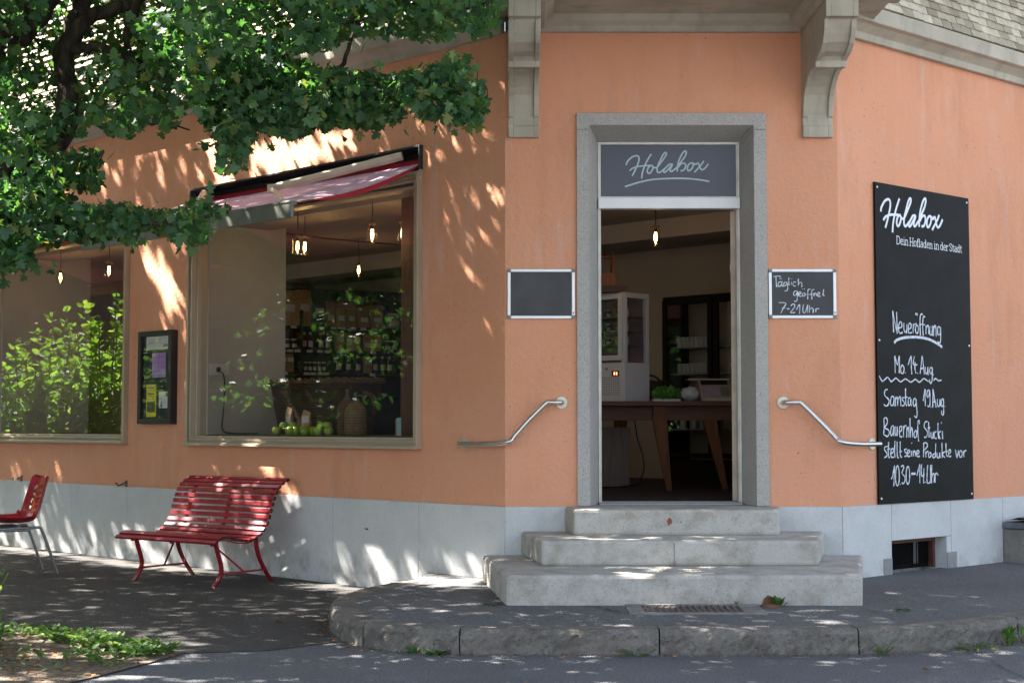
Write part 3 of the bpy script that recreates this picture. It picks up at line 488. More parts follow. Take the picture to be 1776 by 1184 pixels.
# slab-serif line
GL = {'D': ['0,0 0,10', '-.9,0 2.4,0 4.6,1.4 5.2,5 4.6,8.6 2.4,10 -.9,10'], 'e': ['0.3,3.8 4,3.8 3.8,6 2.2,7 .6,6 0,3.5 .6,1 2.4,0 4,.8'], 'i': ['1,0 1,6.8 -.2,6.8', '-.2,0 2.2,0', '.9,9.3 1,9.9'], 'n': ['.6,0 .6,6.8 -.4,6.8', '.6,5 2,6.8 3.6,6.4 4,5 4,0', '-.4,0 1.6,0', '3,0 5,0'],
      'H': ['.6,0 .6,10', '5.4,0 5.4,10', '.6,5 5.4,5', '-.5,0 1.7,0', '-.5,10 1.7,10', '4.3,0 6.5,0', '4.3,10 6.5,10'], 'o': ['2.2,0 .5,1 0,3.5 .5,6 2.2,7 3.9,6 4.4,3.5 3.9,1 2.2,0'], 'f': ['1,0 1,8.4 1.8,9.9 3.4,10', '-.3,6.8 2.9,6.8', '-.2,0 2.2,0'], 'l': ['1,0 1,10 -.2,10', '-.2,0 2.2,0'],
      'a': ['.4,6 2,7 3.5,6.2 3.6,4 3.6,1 4,0 4.7,0', '3.6,4 1,3.8 0,2 .6,.3 2.2,0 3.6,1.4'], 'd': ['3.8,3.5 3.2,6 1.8,6.8 .5,6 0,3.5 .5,1 1.8,0 3.2,1 3.8,3.5', '3.8,0 3.8,10 2.6,10', '3.8,0 5,0'], 'r': ['.6,0 .6,6.8 -.4,6.8', '.6,4.6 1.8,6.6 3.2,6.8 3.2,5.6', '-.4,0 2,0'],
      'S': ['4.4,7.4 4.2,9 2.4,10 .6,9.2 .3,7.4 1.4,5.8 3.6,4.4 4.6,2.6 4.2,.9 2.4,0 .4,.9 .2,2.8'], 't': ['1.1,9.2 1.1,1.4 1.8,.1 3.2,.3', '-.2,6.8 3,6.8']}
AD = {'D': 6.2, 'e': 5.2, 'i': 3.0, 'n': 5.9, 'H': 7.2, 'o': 5.6, 'f': 3.3, 'l': 3.0, 'a': 5.7, 'd': 5.9, 'r': 4.3, 'S': 5.8, 't': 4.0}
wd = MB()
for word, x0, x1 in (('Dein', .649, .787), ('Hofladen', .808, 1.091), ('in', 1.112, 1.174), ('der', 1.193, 1.294), ('Stadt', 1.313, 1.475)):
    tot = sum(AD[c] for c in word) - .9; sx = (x1 - x0) / tot; x = x0 + .3 * sx
    for c in word:
        for s in GL[c]:
            P = [FR(x + float(q.split(',')[0]) * sx, .0212, 2.482 + float(q.split(',')[1]) * .0056) for q in s.split()]
            wd.tube(P, .0031, 6, flat=.0011, nrm=FR.n)
        x += AD[c] * sx
wd.build('slogan_lettering', BOARDTXT, BB)
_ln = {}
for s_ in BOARD_CHALK.split('|'):
    z_ = [int(q.split(',')[1]) for q in s_.split()]; z_ = (max(z_) + min(z_)) / 2
    k_ = 0 if z_ > 1790 else 1 if z_ > 1470 else 2 if z_ > 1205 else 3 if z_ > 1068 else 4 if z_ > 930 else 5
    if k_ == 4 and int(s_.split()[0].split(',')[0]) > 1330: k_ = 6
    _ln.setdefault(k_, []).append(s_)
for k_ in sorted(_ln): strokes('|'.join(_ln[k_]), FR, .0212, .0056, .0011, 4, .25).build('chalk_line', CHALK, BB)
strokes(BOARD_LINE, FR, .0212, .011, .0011).build('chalk_underline', CHALK, BB)
def chalkboard(name_label, x0, x1, z0, z1):
    t = thing('chalkboard', name_label, 'chalkboard', ((x0 + x1) / 2, 0, z0), 0, 'small framed chalkboards beside the door')
    b = MB(); b.box(x0 + .012, x1 - .012, -.012, -.001, z0 + .012, z1 - .012); b.build('writing_surface', CHALKBOARD, t)
    f = MB(); f.box(x0 + .022, x1 - .022, -.022, -.001, z1 - .021, z1); f.box(x0 + .022, x1 - .022, -.022, -.001, z0, z0 + .021); f.box(x0, x0 + .021, -.022, -.001, z0 + .022, z1 - .022); f.box(x1 - .021, x1, -.022, -.001, z0 + .022, z1 - .022); f.build('frame', SILVER, t, bevel=.004)
    for cx, cz in ((x0, z0), (x0, z1), (x1, z0), (x1, z1)):
        c = MB(); sx = 1 if cx == x0 else -1; sz = 1 if cz == z0 else -1
        pts = [(0, .008), (.003, .003), (.008, 0), (.0225, 0), (.0225, .0225), (0, .0225)]
        c.prism([(cx + sx * a, -.0235, cz + sz * d) for a, d in pts], (0, .0225, 0)); c.build('corner_cap', CORNER_GREY, t)
    q = MB(); q.box(x1 - .015, x1 - .005, -.0232, -.021, z0 + .034, z0 + .046); q.build('sticker', simple('red_sticker', (.5, .08, .1), .5), t)
    return t
chalkboard('empty chalkboard in a silver frame left of the door', -.031, .427, 1.919, 2.258)
t = chalkboard('chalkboard with handwritten daily opening hours right of the door', 1.745, 2.204, 1.921, 2.258)
_ln = {}
for s_ in HOURS.split('|'):
    z_ = [int(q.split(',')[1]) for q in s_.split()]; x_ = int(s_.split()[0].split(',')[0]); z_ = (max(z_) + min(z_)) / 2
    k_ = 2 if z_ < 2030 else (0 if (z_ > 2120 and x_ < 1972) else 1)
    _ln.setdefault(k_, []).append(s_)
for k_ in sorted(_ln): strokes('|'.join(_ln[k_]), FC, .0128, .0034, .001, 4, .3).build('chalk_line', CHALK, t)
# notice case
NC = thing('notice_case', 'black glazed notice case with coloured flyers between the two shop windows', 'notice case', FL(4.22, 0, 1.2))
u0, u1, z0, z1 = 3.955, 4.478, 1.208, 2.022
b = MB(); b.fbox(FL, u0 + .03, u1 - .03, .002, .03, z0 + .03, z1 - .03); b.build('back_panel', simple('dark_green_felt', (.03, .045, .042), .9), NC)
b = MB(); ring(FL, b, u0, u1, z0, z1, .042, .0, .072); b.build('case_frame', BLACK_METAL, NC, bevel=.003)
def flyer(n, m, a, c, d, e, extra=()):
    b = MB(); b.fbox(FL, a, c, .031, .0322, d, e); o = b.build(n, m, NC); return o
o = flyer('letterhead', PAPER_W, 4.025, 4.40, 1.86, 1.975); b = MB()
for i, (a, c, z) in enumerate(((4.17, 4.37, 1.945), (4.2, 4.37, 1.925), (4.22, 4.37, 1.911))): b.fbox(FL, a, c, .0322, .033, z, z + .006)
b.fbox(FL, 4.10, 4.125, .0322, .033, 1.88, 1.905); b.fbox(FL, 4.065, 4.09, .0322, .033, 1.88, 1.905); b.build('print', INK, o)
VINK = simple('violet_ink', (.25, .13, .33), .8)
for a, c in ((4.09, 4.195), (4.20, 4.305)):
    o = flyer('flyer', PAPER_P, a, c, 1.615, 1.83); b = MB()
    for z in (1.79, 1.74, 1.70, 1.66): MB().fbox(FL, a + .015, c - .02, .0322, .033, z, z + .004).build('print_line', VINK, o)
o = flyer('poster', PAPER_Y, 4.235, 4.39, 1.27, 1.555); b = MB(); b.fbox(FL, 4.25, 4.375, .0322, .033, 1.31, 1.405); b.build('picture', PHOTO, o)
b = MB()
for z, h in ((1.52, .012), (1.465, .018), (1.44, .004), (1.425, .004)): MB().fbox(FL, 4.26, 4.365, .0322, .033, z, z + h).build('print_line', INK, o)
o = flyer('postcard', PAPER_W, 4.045, 4.19, 1.345, 1.49); b = MB(); b.fbox(FL, 4.05, 4.085, .0322, .033, 1.45, 1.485); b.build('stamp', TEAL, o); b = MB(); b.prism([FL(4.12, .0322, 1.35), FL(4.18, .0322, 1.35), FL(4.155, .0322, 1.405)], FL.n * .001); b.fbox(FL, 4.14, 4.175, .0322, .033, 1.425, 1.431); b.build('print', TEAL, o)
b = MB(); b.add([FL(u0 + .04, .055, z0 + .04), FL(u1 - .04, .055, z0 + .04), FL(u1 - .04, .055, z1 - .04), FL(u0 + .04, .055, z1 - .04)], [(0, 1, 2, 3)]); b.build('glass_front', glass('case_glass', (.97, .98, .97), 1.45, .8), NC)
MB().lathe([(.0, .012), (.008, .010), (.008, 0)], FL(u1 - .004, .074, 1.62), 10, Matrix((FL.u, Vector((0, 0, 1)), FL.n)).transposed()).build('lock', STEEL, NC)
# ================================================================== handrails
def rail(label, F0, x0, pts, flanges):
    t = thing('handrail', label, 'handrail', flanges[0][0], 0, 'cranked steel handrails beside the entrance')
    MB().tube(smooth_path(pts, 5), .0165, 12).build('rail_tube', STEEL, t, smooth=True)
    for c, n in flanges:
        z = Vector((0, 0, 1)); R = Matrix((n.cross(z) * -1, z, n)).transposed()
        MB().lathe([(0, .008), (.040, .008), (.043, .005), (.043, 0)], c, 24, R).build('wall_flange', simple('flange_steel', (.55, .52, .45), .45, .6), t)
    return t
rail('cranked steel handrail left of the entrance', FC, 0, [FC(.335, .0, 1.351), FC(.335, .045, 1.351), FC(.31, .07, 1.351), FC(.25, .075, 1.352), FC(.225, .075, 1.342), FC(.10, .078, 1.218), FC(.01, .085, 1.118), Vector((-.035, -.095, 1.083)), FL(.12, .085, 1.070), FL(.25, .08, 1.069), FL(.36, .08, 1.069), FL(.375, .075, 1.069), FL(.391, .05, 1.069), FL(.391, 0, 1.069)], [(FC(.335, 0, 1.351), FC.n), (FL(.391, 0, 1.069), FL.n)])
rail('cranked steel handrail right of the entrance, ending at the black board', FC, 0, [FC(1.838, .0, 1.351), FC(1.838, .045, 1.351), FC(1.862, .07, 1.351), FC(1.925, .075, 1.350), FC(1.95, .075, 1.340), FC(2.07, .078, 1.222), FC(2.17, .085, 1.118), Vector((2.215, -.10, 1.083)), FR(.09, .085, 1.070), FR(.2, .08, 1.069), FR(.32, .08, 1.069), FR(.335, .075, 1.069), FR(.348, .05, 1.069), FR(.348, 0, 1.069)], [(FC(1.838, 0, 1.351), FC.n), (FR(.348, 0, 1.069), FR.n)])
# ================================================================== awnings
def awning(label, ua, ub):
    t = thing('awning', label, 'awning', FL((ua + ub) / 2, 0, 3.1), 0, 'red folding arm awnings over the shop windows')
    MB().tube([FL(ua + .02, -.07, 3.105), FL(ub - .02, -.07, 3.105)], .042, 14).build('roller', RED_FABRIC, t, smooth=True)
    def fab(i, j):
        u = (ua + .03) + (ub - ua - .06) * i; m = -.02 + 1.10 * j; z = 3.095 - .39 * j - .022 * sin(pi * j) - .012 * sin(pi * i * 7) * sin(pi * j)
        e = max(0, 1 - i / .06); return FL(u + .11 * j * (1 - 2 * i), m, z - .03 * e * e * sin(pi * j))
    MB().grid(fab, 40, 14).build('canopy_fabric', AWNING, t, smooth=True)
    def underside(i, j):
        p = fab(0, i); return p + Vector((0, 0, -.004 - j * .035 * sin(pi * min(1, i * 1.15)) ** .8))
    MB().grid(underside, 14, 3).build('shaded_underside_flap', RED_FABRIC, t)  # added red flap stands in for the shaded underside of the cloth
    b = MB(); b.fbox(FL, ua + .15, ub - .03, 1.045, 1.075, 2.60, 2.72); b.fbox(FL, ua + .15, ub - .03, 1.02, 1.046, 2.69, 2.722); b.build('front_bar', simple('grey_green_metal', (.16, .17, .145), .5, .2), t, bevel=.005)
    AC = simple('cream_metal', (.55, .46, .36), .5, .1)
    for s, e in ((ua + .2, 1), (ub - .2, -1)):
        A = FL(s, .02, 3.165); E = FL(s + e * .80, .60, 2.945); B = FL(s + e * .09, 1.04, 2.735)
        MB().tube([A, E], .032, 8).build('upper_arm', AC, t, smooth=True); MB().tube([E + Vector((0, 0, .0)), B], .018, 8).build('forearm', AC, t, smooth=True)
        MB().lathe([(.0, -.03), (.032, -.03), (.032, .03), (0, .03)], E, 14).build('elbow', AC, t, smooth=True)
    b = MB(); q = [FL(ua - .03, .06 + .015 * cos(k), 3.0 + .035 * sin(k) * .8) + FL.u * (-.05 * cos(k)) for k in [i * pi / 8 for i in range(14)]]; b.tube(q, .007, 6); b.build('crank_eye', STEEL, t)
    return t
awning('faded red awning half extended over the shop window beside the door', W1[0], W1[1])
awning('faded red awning at the left edge, mostly hidden behind maple leaves', W2[0], W2[1])
# ================================================================== bench
BO = Vector((-2.178, .898, 0)); ba = radians(-36); BA = Vector((cos(ba), sin(ba), 0)); BBv = Vector((-sin(ba), cos(ba), 0))
def bp_(a, b, z): return BO + BA * a + BBv * b + Vector((0, 0, z))
BN = thing('slatted_bench', 'red slatted park bench with curved back standing against the granite base', 'bench', bp_(-.5, .35, 0))
PR = [(0, .335), (.042, .362), (.079, .369), (.128, .365), (.182, .353), (.232, .342), (.291, .335), (.346, .334), (.397, .347), (.445, .372), (.484, .406), (.517, .449), (.543, .498), (.558, .545), (.574, .593), (.592, .637), (.612, .681), (.642, .721), (.684, .749), (.732, .773)]
seat = MB(); back = MB(); 
for i, (b_, z) in enumerate(PR):
    p, q = PR[max(i - 1, 0)], PR[min(i + 1, 19)]; tb, tz = q[0] - p[0], q[1] - p[1]; l = sqrt(tb * tb + tz * tz); tb /= l; tz /= l
    X, Y = BA, BBv * tb + Vector((0, 0, tz)); Z = X.cross(Y); R = Matrix((X, Y, Z)).transposed()
    r2 = Matrix.Rotation(radians(random.uniform(-1, 1)), 3, X)
    (seat if i < 10 else back).rbox(bp_(-.555, b_, z), 1.13, .034, .019, r2 @ R)
    MB().rbox(bp_(.011, b_, z), .006, .030, .017, R).build('slat_end_cap', BLACK_CAP, BN)
seat.build('seat', RED_PAINT, BN, bevel=.003); back.build('backrest', RED_PAINT, BN, bevel=.003)
def strip(mb, pts, wa, th, a):   # flat iron bar running in the b-z plane at station a
    for k in range(len(pts) - 1):
        (b0, z0), (b1, z1) = pts[k], pts[k + 1]; d = Vector((b1 - b0, z1 - z0)); l = d.length; d /= l
        X = BA; Y = BBv * d.x + Vector((0, 0, d.y)); Z = X.cross(Y); R = Matrix((X, Y, Z)).transposed()
        mb.rbox(bp_(a, (b0 + b1) / 2, (z0 + z1) / 2), wa, l + th * .9, th, R)
def sp2(p, n=5): return [(v.x, v.y) for v in smooth_path([(x, y, 0) for x, y in p], n)]
for a in (-.93, -.04):
    b = MB(); strip(b, sp2([(.035, .33), (.06, .25), (.092, .16), (.088, .09), (.05, .035), (.015, 0)]), .036, .014, a); b.build('front_leg', RED_PAINT, BN)
    b = MB(); strip(b, sp2([(.445, .36), (.452, .28), (.482, .19), (.545, .09), (.62, .0)]), .036, .014, a); b.build('rear_leg', RED_PAINT, BN)
    b = MB(); strip(b, [(.08, .098), (.545, .098)], .03, .012, a); b.build('stretcher', RED_PAINT, BN)
    e = .26 if a < -.5 else -.26
    b = MB(); b.tube([bp_(a, .32, .10), bp_(a + e, .20, .325)], .008, 6); b.build('brace', RED_PAINT, BN)
for a in (-.93, -.485, -.04):
    b = MB(); strip(b, sp2([(x + .012 * (k > 10), z - .022 * (k <= 11)) for k, (x, z) in enumerate(PR)], 2), .034, .009, a); b.build('slat_support', RED_PAINT, BN)
# ================================================================== shell chair
cf = Vector((-.83, -.557, 0)).normalized(); cs = Vector((cf.y, -cf.x, 0)); CO = Vector((-3.87, 2.05, .004))
CH = thing('shell_chair', 'red perforated plastic shell chair on grey metal legs at the left edge', 'chair', CO)
def ch(f, s, z): return CO + cf * f + cs * s + Vector((0, 0, z))
cprof = [(-.085, .775), (-.078, .762), (-.060, .71), (-.035, .62), (-.012, .53), (.012, .465), (.05, .425), (.10, .412), (.2, .408), (.32, .418), (.40, .424), (.44, .412), (.455, .39)]
cpp = [(v.x, v.y) for v in smooth_path([(a, b_, 0) for a, b_ in cprof], 6)]; nP = len(cpp); nS = 28
cv = MB(); vs = []
for i, (f, z) in enumerate(cpp):
    t = i / (nP - 1); hw = .175 + .05 * min(1, t * 3) - .02 * max(0, t - .8) * 5
    if t < .08: hw *= .72 + .28 * (t / .08) ** .5
    for j in range(nS + 1):
        s = j / nS * 2 - 1; cu = .055 * abs(s) ** 3
        vs.append(ch(f + cu * (1 if t < .5 else .2), s * hw, z + (cu if t > .45 else cu * .3)))
holes = set()
fcs = []
zz = [z for f, z in cpp]
for i in range(nP - 1):
    for j in range(nS):
        s = ((j + .5) / nS * 2 - 1) * .2; z = (zz[i] + zz[i + 1]) / 2; hole = False
        if cpp[i][0] < .03:
            for hz in (.52, .575, .63, .685):
                for hs in (-.13, -.065, 0, .065, .13):
                    if (s - hs) ** 2 + (z - hz) ** 2 < .0125 ** 2: hole = True
        if not hole: fcs.append((i * (nS + 1) + j, (i + 1) * (nS + 1) + j, (i + 1) * (nS + 1) + j + 1, i * (nS + 1) + j + 1))
cv.add(vs, fcs); o = cv.build('seat_shell', RED_PLASTIC, CH, smooth=True); sm = o.modifiers.new('solid', 'SOLIDIFY'); sm.thickness = .006
for s in (-.2, .2):
    MB().tube(smooth_path([ch(.44, s, .372), ch(.3, s, .374), ch(.08, s, .378), ch(.03, s, .375), ch(.01, s, .35), ch(-.03, s, .25), ch(-.12, s, .0)], 5), .0115, 10).build('leg', STEELD, CH, smooth=True)
    MB().tube(smooth_path([ch(.1, s * .98, .36), ch(.36, s * .98, .36), ch(.42, s, .345), ch(.46, s, .25), ch(.53, s, 0)], 5), .0115, 10).build('leg', STEELD, CH, smooth=True)
b = MB(); b.tube([ch(.12, -.2, .385), ch(.12, .2, .385)], .010, 8); b.tube([ch(.36, -.2, .385), ch(.36, .2, .385)], .010, 8); b.build('cross_bar', STEELD, CH)
# ================================================================== wall hooks, number plate
HK = None
for u, lb in ((6.668, 'small iron wall hook above the red chair'), (4.742, 'small iron wall hook above the left end of the bench'), (2.80, 'small iron wall hook behind the backrest of the bench')):
    o0 = FL(u, 0, .668)
    t = thing('wall_hook', lb, 'hook', o0, 0, 'iron hooks at the top of the granite base')
    b = MB(); b.fbox(FL, u - .014, u + .014, .001, .012, .645, .705); b.build('back_plate', simple('weathered_zinc', (.13, .13, .12), .6, .5), t, bevel=.004)
    q = lambda a, m, z: FL(u + a, m, .668 + z); MB().tube([q(0, .01, .02), q(.005, .05, .0), q(.03, .07, -.012), q(.045, .075, .008), q(.06, .08, .012)], .0065, 6).build('hook_arm', BLACK_METAL, t)
b = MB(); b.fbox(FL, 1.405, 1.44, .009, .012, .425, .438); tag(b.build('survey_plate', simple('brass_plate', (.25, .20, .13), .5, .4)), 'tiny brass marker plate on the granite base right of the bench', 'plate')
# ================================================================== grate, low wall, drain cover
GR = thing('boot_scraper_grate', 'rusty metal scraper grate set into the pavement at the foot of the steps', 'grate', (1.03, -1.54, .15))
def gz(y): return .150 + (y + 1.6) * .02 + .006
gx0, gx1, gy0, gy1 = .655, 1.425, -1.72, -1.375
b = MB()
for x0, x1, y0, y1 in ((gx0, gx1, gy0, gy0 + .025), (gx0, gx1, gy1 - .025, gy1), (gx0, gx0 + .025, gy0 + .025, gy1 - .025), (gx1 - .025, gx1, gy0 + .025, gy1 - .025), (gx0 + .025, gx0 + .09, gy0 + .025, gy1 - .025), (gx1 - .12, gx1 - .025, gy0 + .025, gy1 - .025)): b.box(x0, x1, y0, y1, .12, gz(y0) + .004)
b.build('grate_frame', simple('worn_zinc', (.20, .20, .195), .55, .4, var=.25, scale=14), GR, bevel=.002)
b = MB(); b.box(gx0 + .08, gx1 - .1, gy0 + .02, gy1 - .02, .1, gz(gy0) - .006); b.build('rust_tray', RUST, GR)
b = MB()
for i in range(16):
    x = gx0 + .105 + i * .036; b.hexa([Vector(q) for q in ((x, gy0 + .025, gz(gy0) - .008), (x + .005, gy0 + .025, gz(gy0) - .008), (x + .005, gy1 - .025, gz(gy1) - .008), (x, gy1 - .025, gz(gy1) - .008), (x, gy0 + .025, gz(gy0) + .003), (x + .005, gy0 + .025, gz(gy0) + .003), (x + .005, gy1 - .025, gz(gy1) + .003), (x, gy1 - .025, gz(gy1) + .003))])
b.build('grate_bars', simple('rusty_bars', (.26, .17, .12), .6, .3, var=.4, scale=30), GR)
b = MB(); b.lathe([(.0, .012), (.03, .014), (.055, .010), (.065, .0), (.06, -.02)], (1.50, -1.40, .155), 18); b.prism([(1.455, -1.365, .15), (1.54, -1.365, .15), (1.525, -1.362, .20), (1.49, -1.362, .212), (1.465, -1.362, .19)], (0, .012, 0)); tag(b.build('drain_flap', RUST), 'rusty iron drain flap at the foot of the lowest step', 'drain flap')
LW = thing('low_wall', 'rough low stone wall with slate capping at the right edge', 'wall', FR(2.8, .2, .15))
b = MB(); nw = np.random.default_rng(3)
def lwf(i, j):
    u = 2.01 + 2.2 * i; return FR(u, .30 + nw.normal() * .008, .1 + .31 * j)
b.grid(lwf, 40, 10); b.fbox(FR, 2.0, 4.2, .0, .27, .1, .41); b.fbox(FR, 1.998, 2.02, .02, .29, .1, .40); b.build('rubble_body', granite('rough_rubble', (.27, .255, .23), sc=40, bump=1, dirt=(.10, .09, .075), blot=.8), LW)
b = MB(); b.fbox(FR, 1.985, 4.25, .0, .36, .415, .462); b.build('slate_cap', SLATE, LW, bevel=.008)
b = MB(); b.grid(lambda i, j: FR(2.0 + 2.2 * i, .02 + .28 * j, .466 + .04 * sin(pi * j) + .008 * nw.normal()), 30, 5); b.build('mortar_crown', simple('old_mortar', (.2, .19, .17), .95, var=.3, scale=20), LW)
# ================================================================== pendant jar lamps
def jar_lamp(label, p, top):
    px = 888 + FPX * p[0] / (p[1] + 10); t = thing('jar_lamp', label, 'pendant lamp', p, 0, 'jar pendant lamps in the shop')
    k = .040
    MB().lathe([(.012, -.078), (k * .92, -.078), (k, -.070), (k, .035), (k * .8, .052), (k * .74, .060)], (0, 0, 0), 18).build('jar', JAR_GLASS, t, True, True)
    MB().lathe([(k * .78, .058), (k * .78, .072), (.012, .078)], (0, 0, 0), 18).build('lid', simple('brass_lid', (.30, .22, .12), .4, .7), t, True)
    MB().lathe([(0, -.055), (.007, -.050), (.0115, -.036), (.012, -.018), (.009, .008), (.009, .022)], (0, 0, 0), 14).build('bulb', BULB, t, True, True)
    MB().lathe([(.0, .022), (.014, .022), (.014, .058), (0, .058)], (0, 0, 0), 12).build('socket', simple('bakelite', (.03, .02, .015), .4), t, True)
    MB().tube([(0, 0, .07), (.003, 0, .15), (-.002, .002, top - p[2])], .0045, 6).build('cord', BLACK_METAL, t, True)
    l = bpy.data.lights.new('bulb_light', 'POINT'); l.energy = .25 if px < 300 else .10; l.color = (1, .62, .30); l.shadow_soft_size = .03
    o = bpy.data.objects.new('bulb_light', l); COL.objects.link(o); o.parent = t; o.location = (0, 0, -.11)
    return t
for px, py, D, top, lb in ((516, 424, 12.05, 2.95, 'left one of the touching pair of lit jar lamps in the large window'), (528.5, 425, 12.2, 2.95, 'right one of the touching pair of lit jar lamps in the large window'), (645.5, 403, 11.3, 2.95, 'single lit jar lamp near the wooden post in the large window'), (622, 465, 14.1, 2.985, 'lit jar lamp hanging lowest and deepest behind the large window'),
                           (1137, 408, 11.7, 2.985, 'lit jar lamp seen through the open door'), (189, 466, 14.1, 2.95, 'lit jar lamp at the right side of the leftmost window'), (105, 478, 14.76, 2.95, 'lit jar lamp behind leaves in the middle of the leftmost window'), (698, 401, 11.3, 2.95, 'lit jar lamp half hidden by the wooden post in the large window')):
    jar_lamp(lb, tuple(at(px, py, D)), top)
# ================================================================== window display
def Lk(u, k, z=1.119): return FL(u, -k, z)
BK = thing('wicker_basket', 'large dark wicker basket with braided rim behind the apples in the window', 'basket', Lk(2.72, .62))
def bask(i, j):
    a = i * 2 * pi; rx = .50 + .085 * j; ry = .20 + .06 * j; n = 3.2
    c, s = cos(a), sin(a); r = (abs(c) ** n + abs(s) ** n) ** (-1 / n); return Lk(2.70 + rx * c * r, .62 + ry * s * r, 1.12 + .44 * j)
MB().grid(bask, 60, 12).build('basket_body', WICKER3, BK, smooth=True)
b = MB()
for ph in (0, pi):
    b.tube([bask(i / 150, 1) + Vector((0, 0, .012 * sin(i * .9 + ph))) + FL.n * (.012 * cos(i * .9 + ph)) for i in range(151)], .016, 6)
b.build('braided_rim', WICKER, BK, smooth=True)
for sgn in (1, -1):
    b = MB(); c0 = 2.70 + sgn * .56
    for w_ in (0, .02): b.tube(smooth_path([Lk(c0 + sgn * (.0), .56 + w_, 1.46), Lk(c0 + sgn * .075, .58 + w_, 1.43), Lk(c0 + sgn * .085, .60 + w_, 1.33), Lk(c0 - sgn * .01, .62 + w_, 1.25)], 5), .014, 6)
    b.build('handle', WICKER, BK)
def demijohn(label, u, k, h, r, m):
    t = thing('demijohn', label, 'bottle', Lk(u, k), 0, 'wicker covered demijohns in the window')
    MB().lathe([(r * .85, 0), (r, .02), (r, h * .50), (r * .93, h * .62), (r * .6, h * .74), (r * .42, h * .78)], (0, 0, 0), 26).build('wicker_cover', m, t, True, True)
    MB().lathe([(r * .55, h * .72), (r * .40, h * .80), (r * .2, h * .86), (r * .17, h * .97), (r * .22, h * .985), (r * .22, h)], (0, 0, 0), 20).build('glass_neck', simple('bottle_glass', (.10, .12, .10), .08), t, True, True)
demijohn('tall demijohn in dark wicker beside the apples', 2.10, .36, .36, .082, WICKER)
demijohn('squat demijohn in honey coloured wicker at the right of the pair', 1.925, .30, .335, .088, WICKER2)
AP0 = None
apx = [(479, 748, .25), (492, 742, .33), (503, 749, .26), (508, 741, .34), (513, 748, .30), (521, 747, .36), (528, 747.5, .24), (536, 746, .35), (543, 749, .30), (552, 749, .25), (558, 743, .35), (570, 749, .24), (568, 741.5, .36)]
for i, (x, y, k) in enumerate(apx):
    n = -FL.n; r_ = cray(x, y); tt = ((FL.o + n * k - CAM).dot(n)) / r_.dot(n); P = CAM + r_ * tt; z = 1.119 + (.034 if y > 744.5 else .07)
    lb = ('green apple at position %s of the loose row on the window sill' % ['one', 'two', 'three', 'four', 'five', 'six', 'seven', 'eight', 'nine', 'ten', 'eleven', 'twelve', 'thirteen'][i]) + ' from the left'
    if AP0 is None:
        AP0 = thing('apple', lb, 'apple', (P.x, P.y, z), 0, 'green apples on the window sill')
        MB().lathe([(.004, -.030), (.018, -.034), (.034, -.018), (.038, .004), (.032, .024), (.018, .034), (.006, .028), (0, .024)], (0, 0, 0), 18).build('fruit', APPLE, AP0, True, True)
        MB().tube([(0, 0, .024), (.004, .002, .044)], .002, 5).build('stem', POST, AP0, True)
    else: clone(AP0, (P.x, P.y, z), i * 1.3, lb, (1, 1, 1) if i % 3 else (1.08, 1.08, 1.04))
def paper_bag(name, label, loc, rz, w, d, h, m, grp, lab=(.0, .42, .62, .34), cat='bag'):
    t = thing(name, label, cat, loc, rz, grp)
    b = MB(); vs = []
    for z, f, g in ((0, 1, 1), (h * .72, 1, 1.02), (h * .92, .98, .45), (h, .97, .10)):
        vs += [(-w / 2 * f, -d / 2 * g, z), (w / 2 * f, -d / 2 * g, z), (w / 2 * f, d / 2 * g, z), (-w / 2 * f, d / 2 * g, z)]
    b.add(vs, [(3, 2, 1, 0), (12, 13, 14, 15)] + [(i * 4 + j, i * 4 + (j + 1) % 4, i * 4 + 4 + (j + 1) % 4, i * 4 + 4 + j) for i in range(3) for j in range(4)])
    b.build('bag_body', m, t, True, bevel=.004)
    if lab:
        x, zc_, lw, lh = lab; b = MB(); b.box(w * (x - lw / 2), w * (x + lw / 2), -d * .53 - .002, -d * .51, h * (zc_ - lh / 2), h * (zc_ + lh / 2)); b.build('paper_label', LABEL, t, True)
    return t
AZ = -.767 + .25
paper_bag('paper_bag', 'slim kraft paper bag behind the left apples in the window', Lk(2.885, .40), AZ - .2, .075, .05, .235, KRAFT2, 'paper bags in the window display', (.1, .5, .6, .32))
paper_bag('paper_bag', 'low kraft paper bag with white label right of the slim bag', Lk(2.655, .40), AZ, .088, .055, .205, KRAFT2, 'paper bags in the window display', (0, .62, .75, .28))
t = thing('price_card', 'light blue folded card standing by the wooden post', 'card', Lk(1.30, .2), AZ); b = MB(); b.hexa([Vector(q) for q in ((-.02, 0, 0), (.022, -.012, 0), (.024, -.008, 0), (-.018, .004, 0), (-.02, 0, .135), (.022, -.012, .135), (.024, -.008, .135), (-.018, .004, .135))]); b.build('card_front', CARDBLUE, t, True); b = MB(); b.hexa([Vector(q) for q in ((-.042, .012, 0), (-.02, .004, 0), (-.018, .008, 0), (-.04, .016, 0), (-.042, .012, .125), (-.02, .004, .13), (-.018, .008, .13), (-.04, .016, .125))]); b.build('card_back', KRAFT2, t, True)
SK = thing('wall_socket', 'white double wall socket with a dark plug on the window pier', 'socket', FL(3.655, -.22, 1.68))
b = MB(); b.fbox(FL, 3.645, 3.658, -.32, -.12, 1.625, 1.725); b.build('socket_plate', PAPER_W, SK, bevel=.004)
b = MB(); b.fbox(FL, 3.62, 3.645, -.215, -.185, 1.655, 1.695); b.build('plug', BLACK_METAL, SK, bevel=.004)
b = MB(); b.tube(smooth_path([FL(3.63, -.2, 1.66), FL(3.61, -.235, 1.63), FL(3.625, -.26, 1.5), FL(3.63, -.25, 1.3), FL(3.62, -.24, 1.16), FL(3.56, -.3, 1.128), FL(3.3, -.38, 1.128)], 6), .006, 6); tag(b.build('power_cable', BLACK_METAL), 'dark blue power cable hanging from the socket to the sill', 'cable')
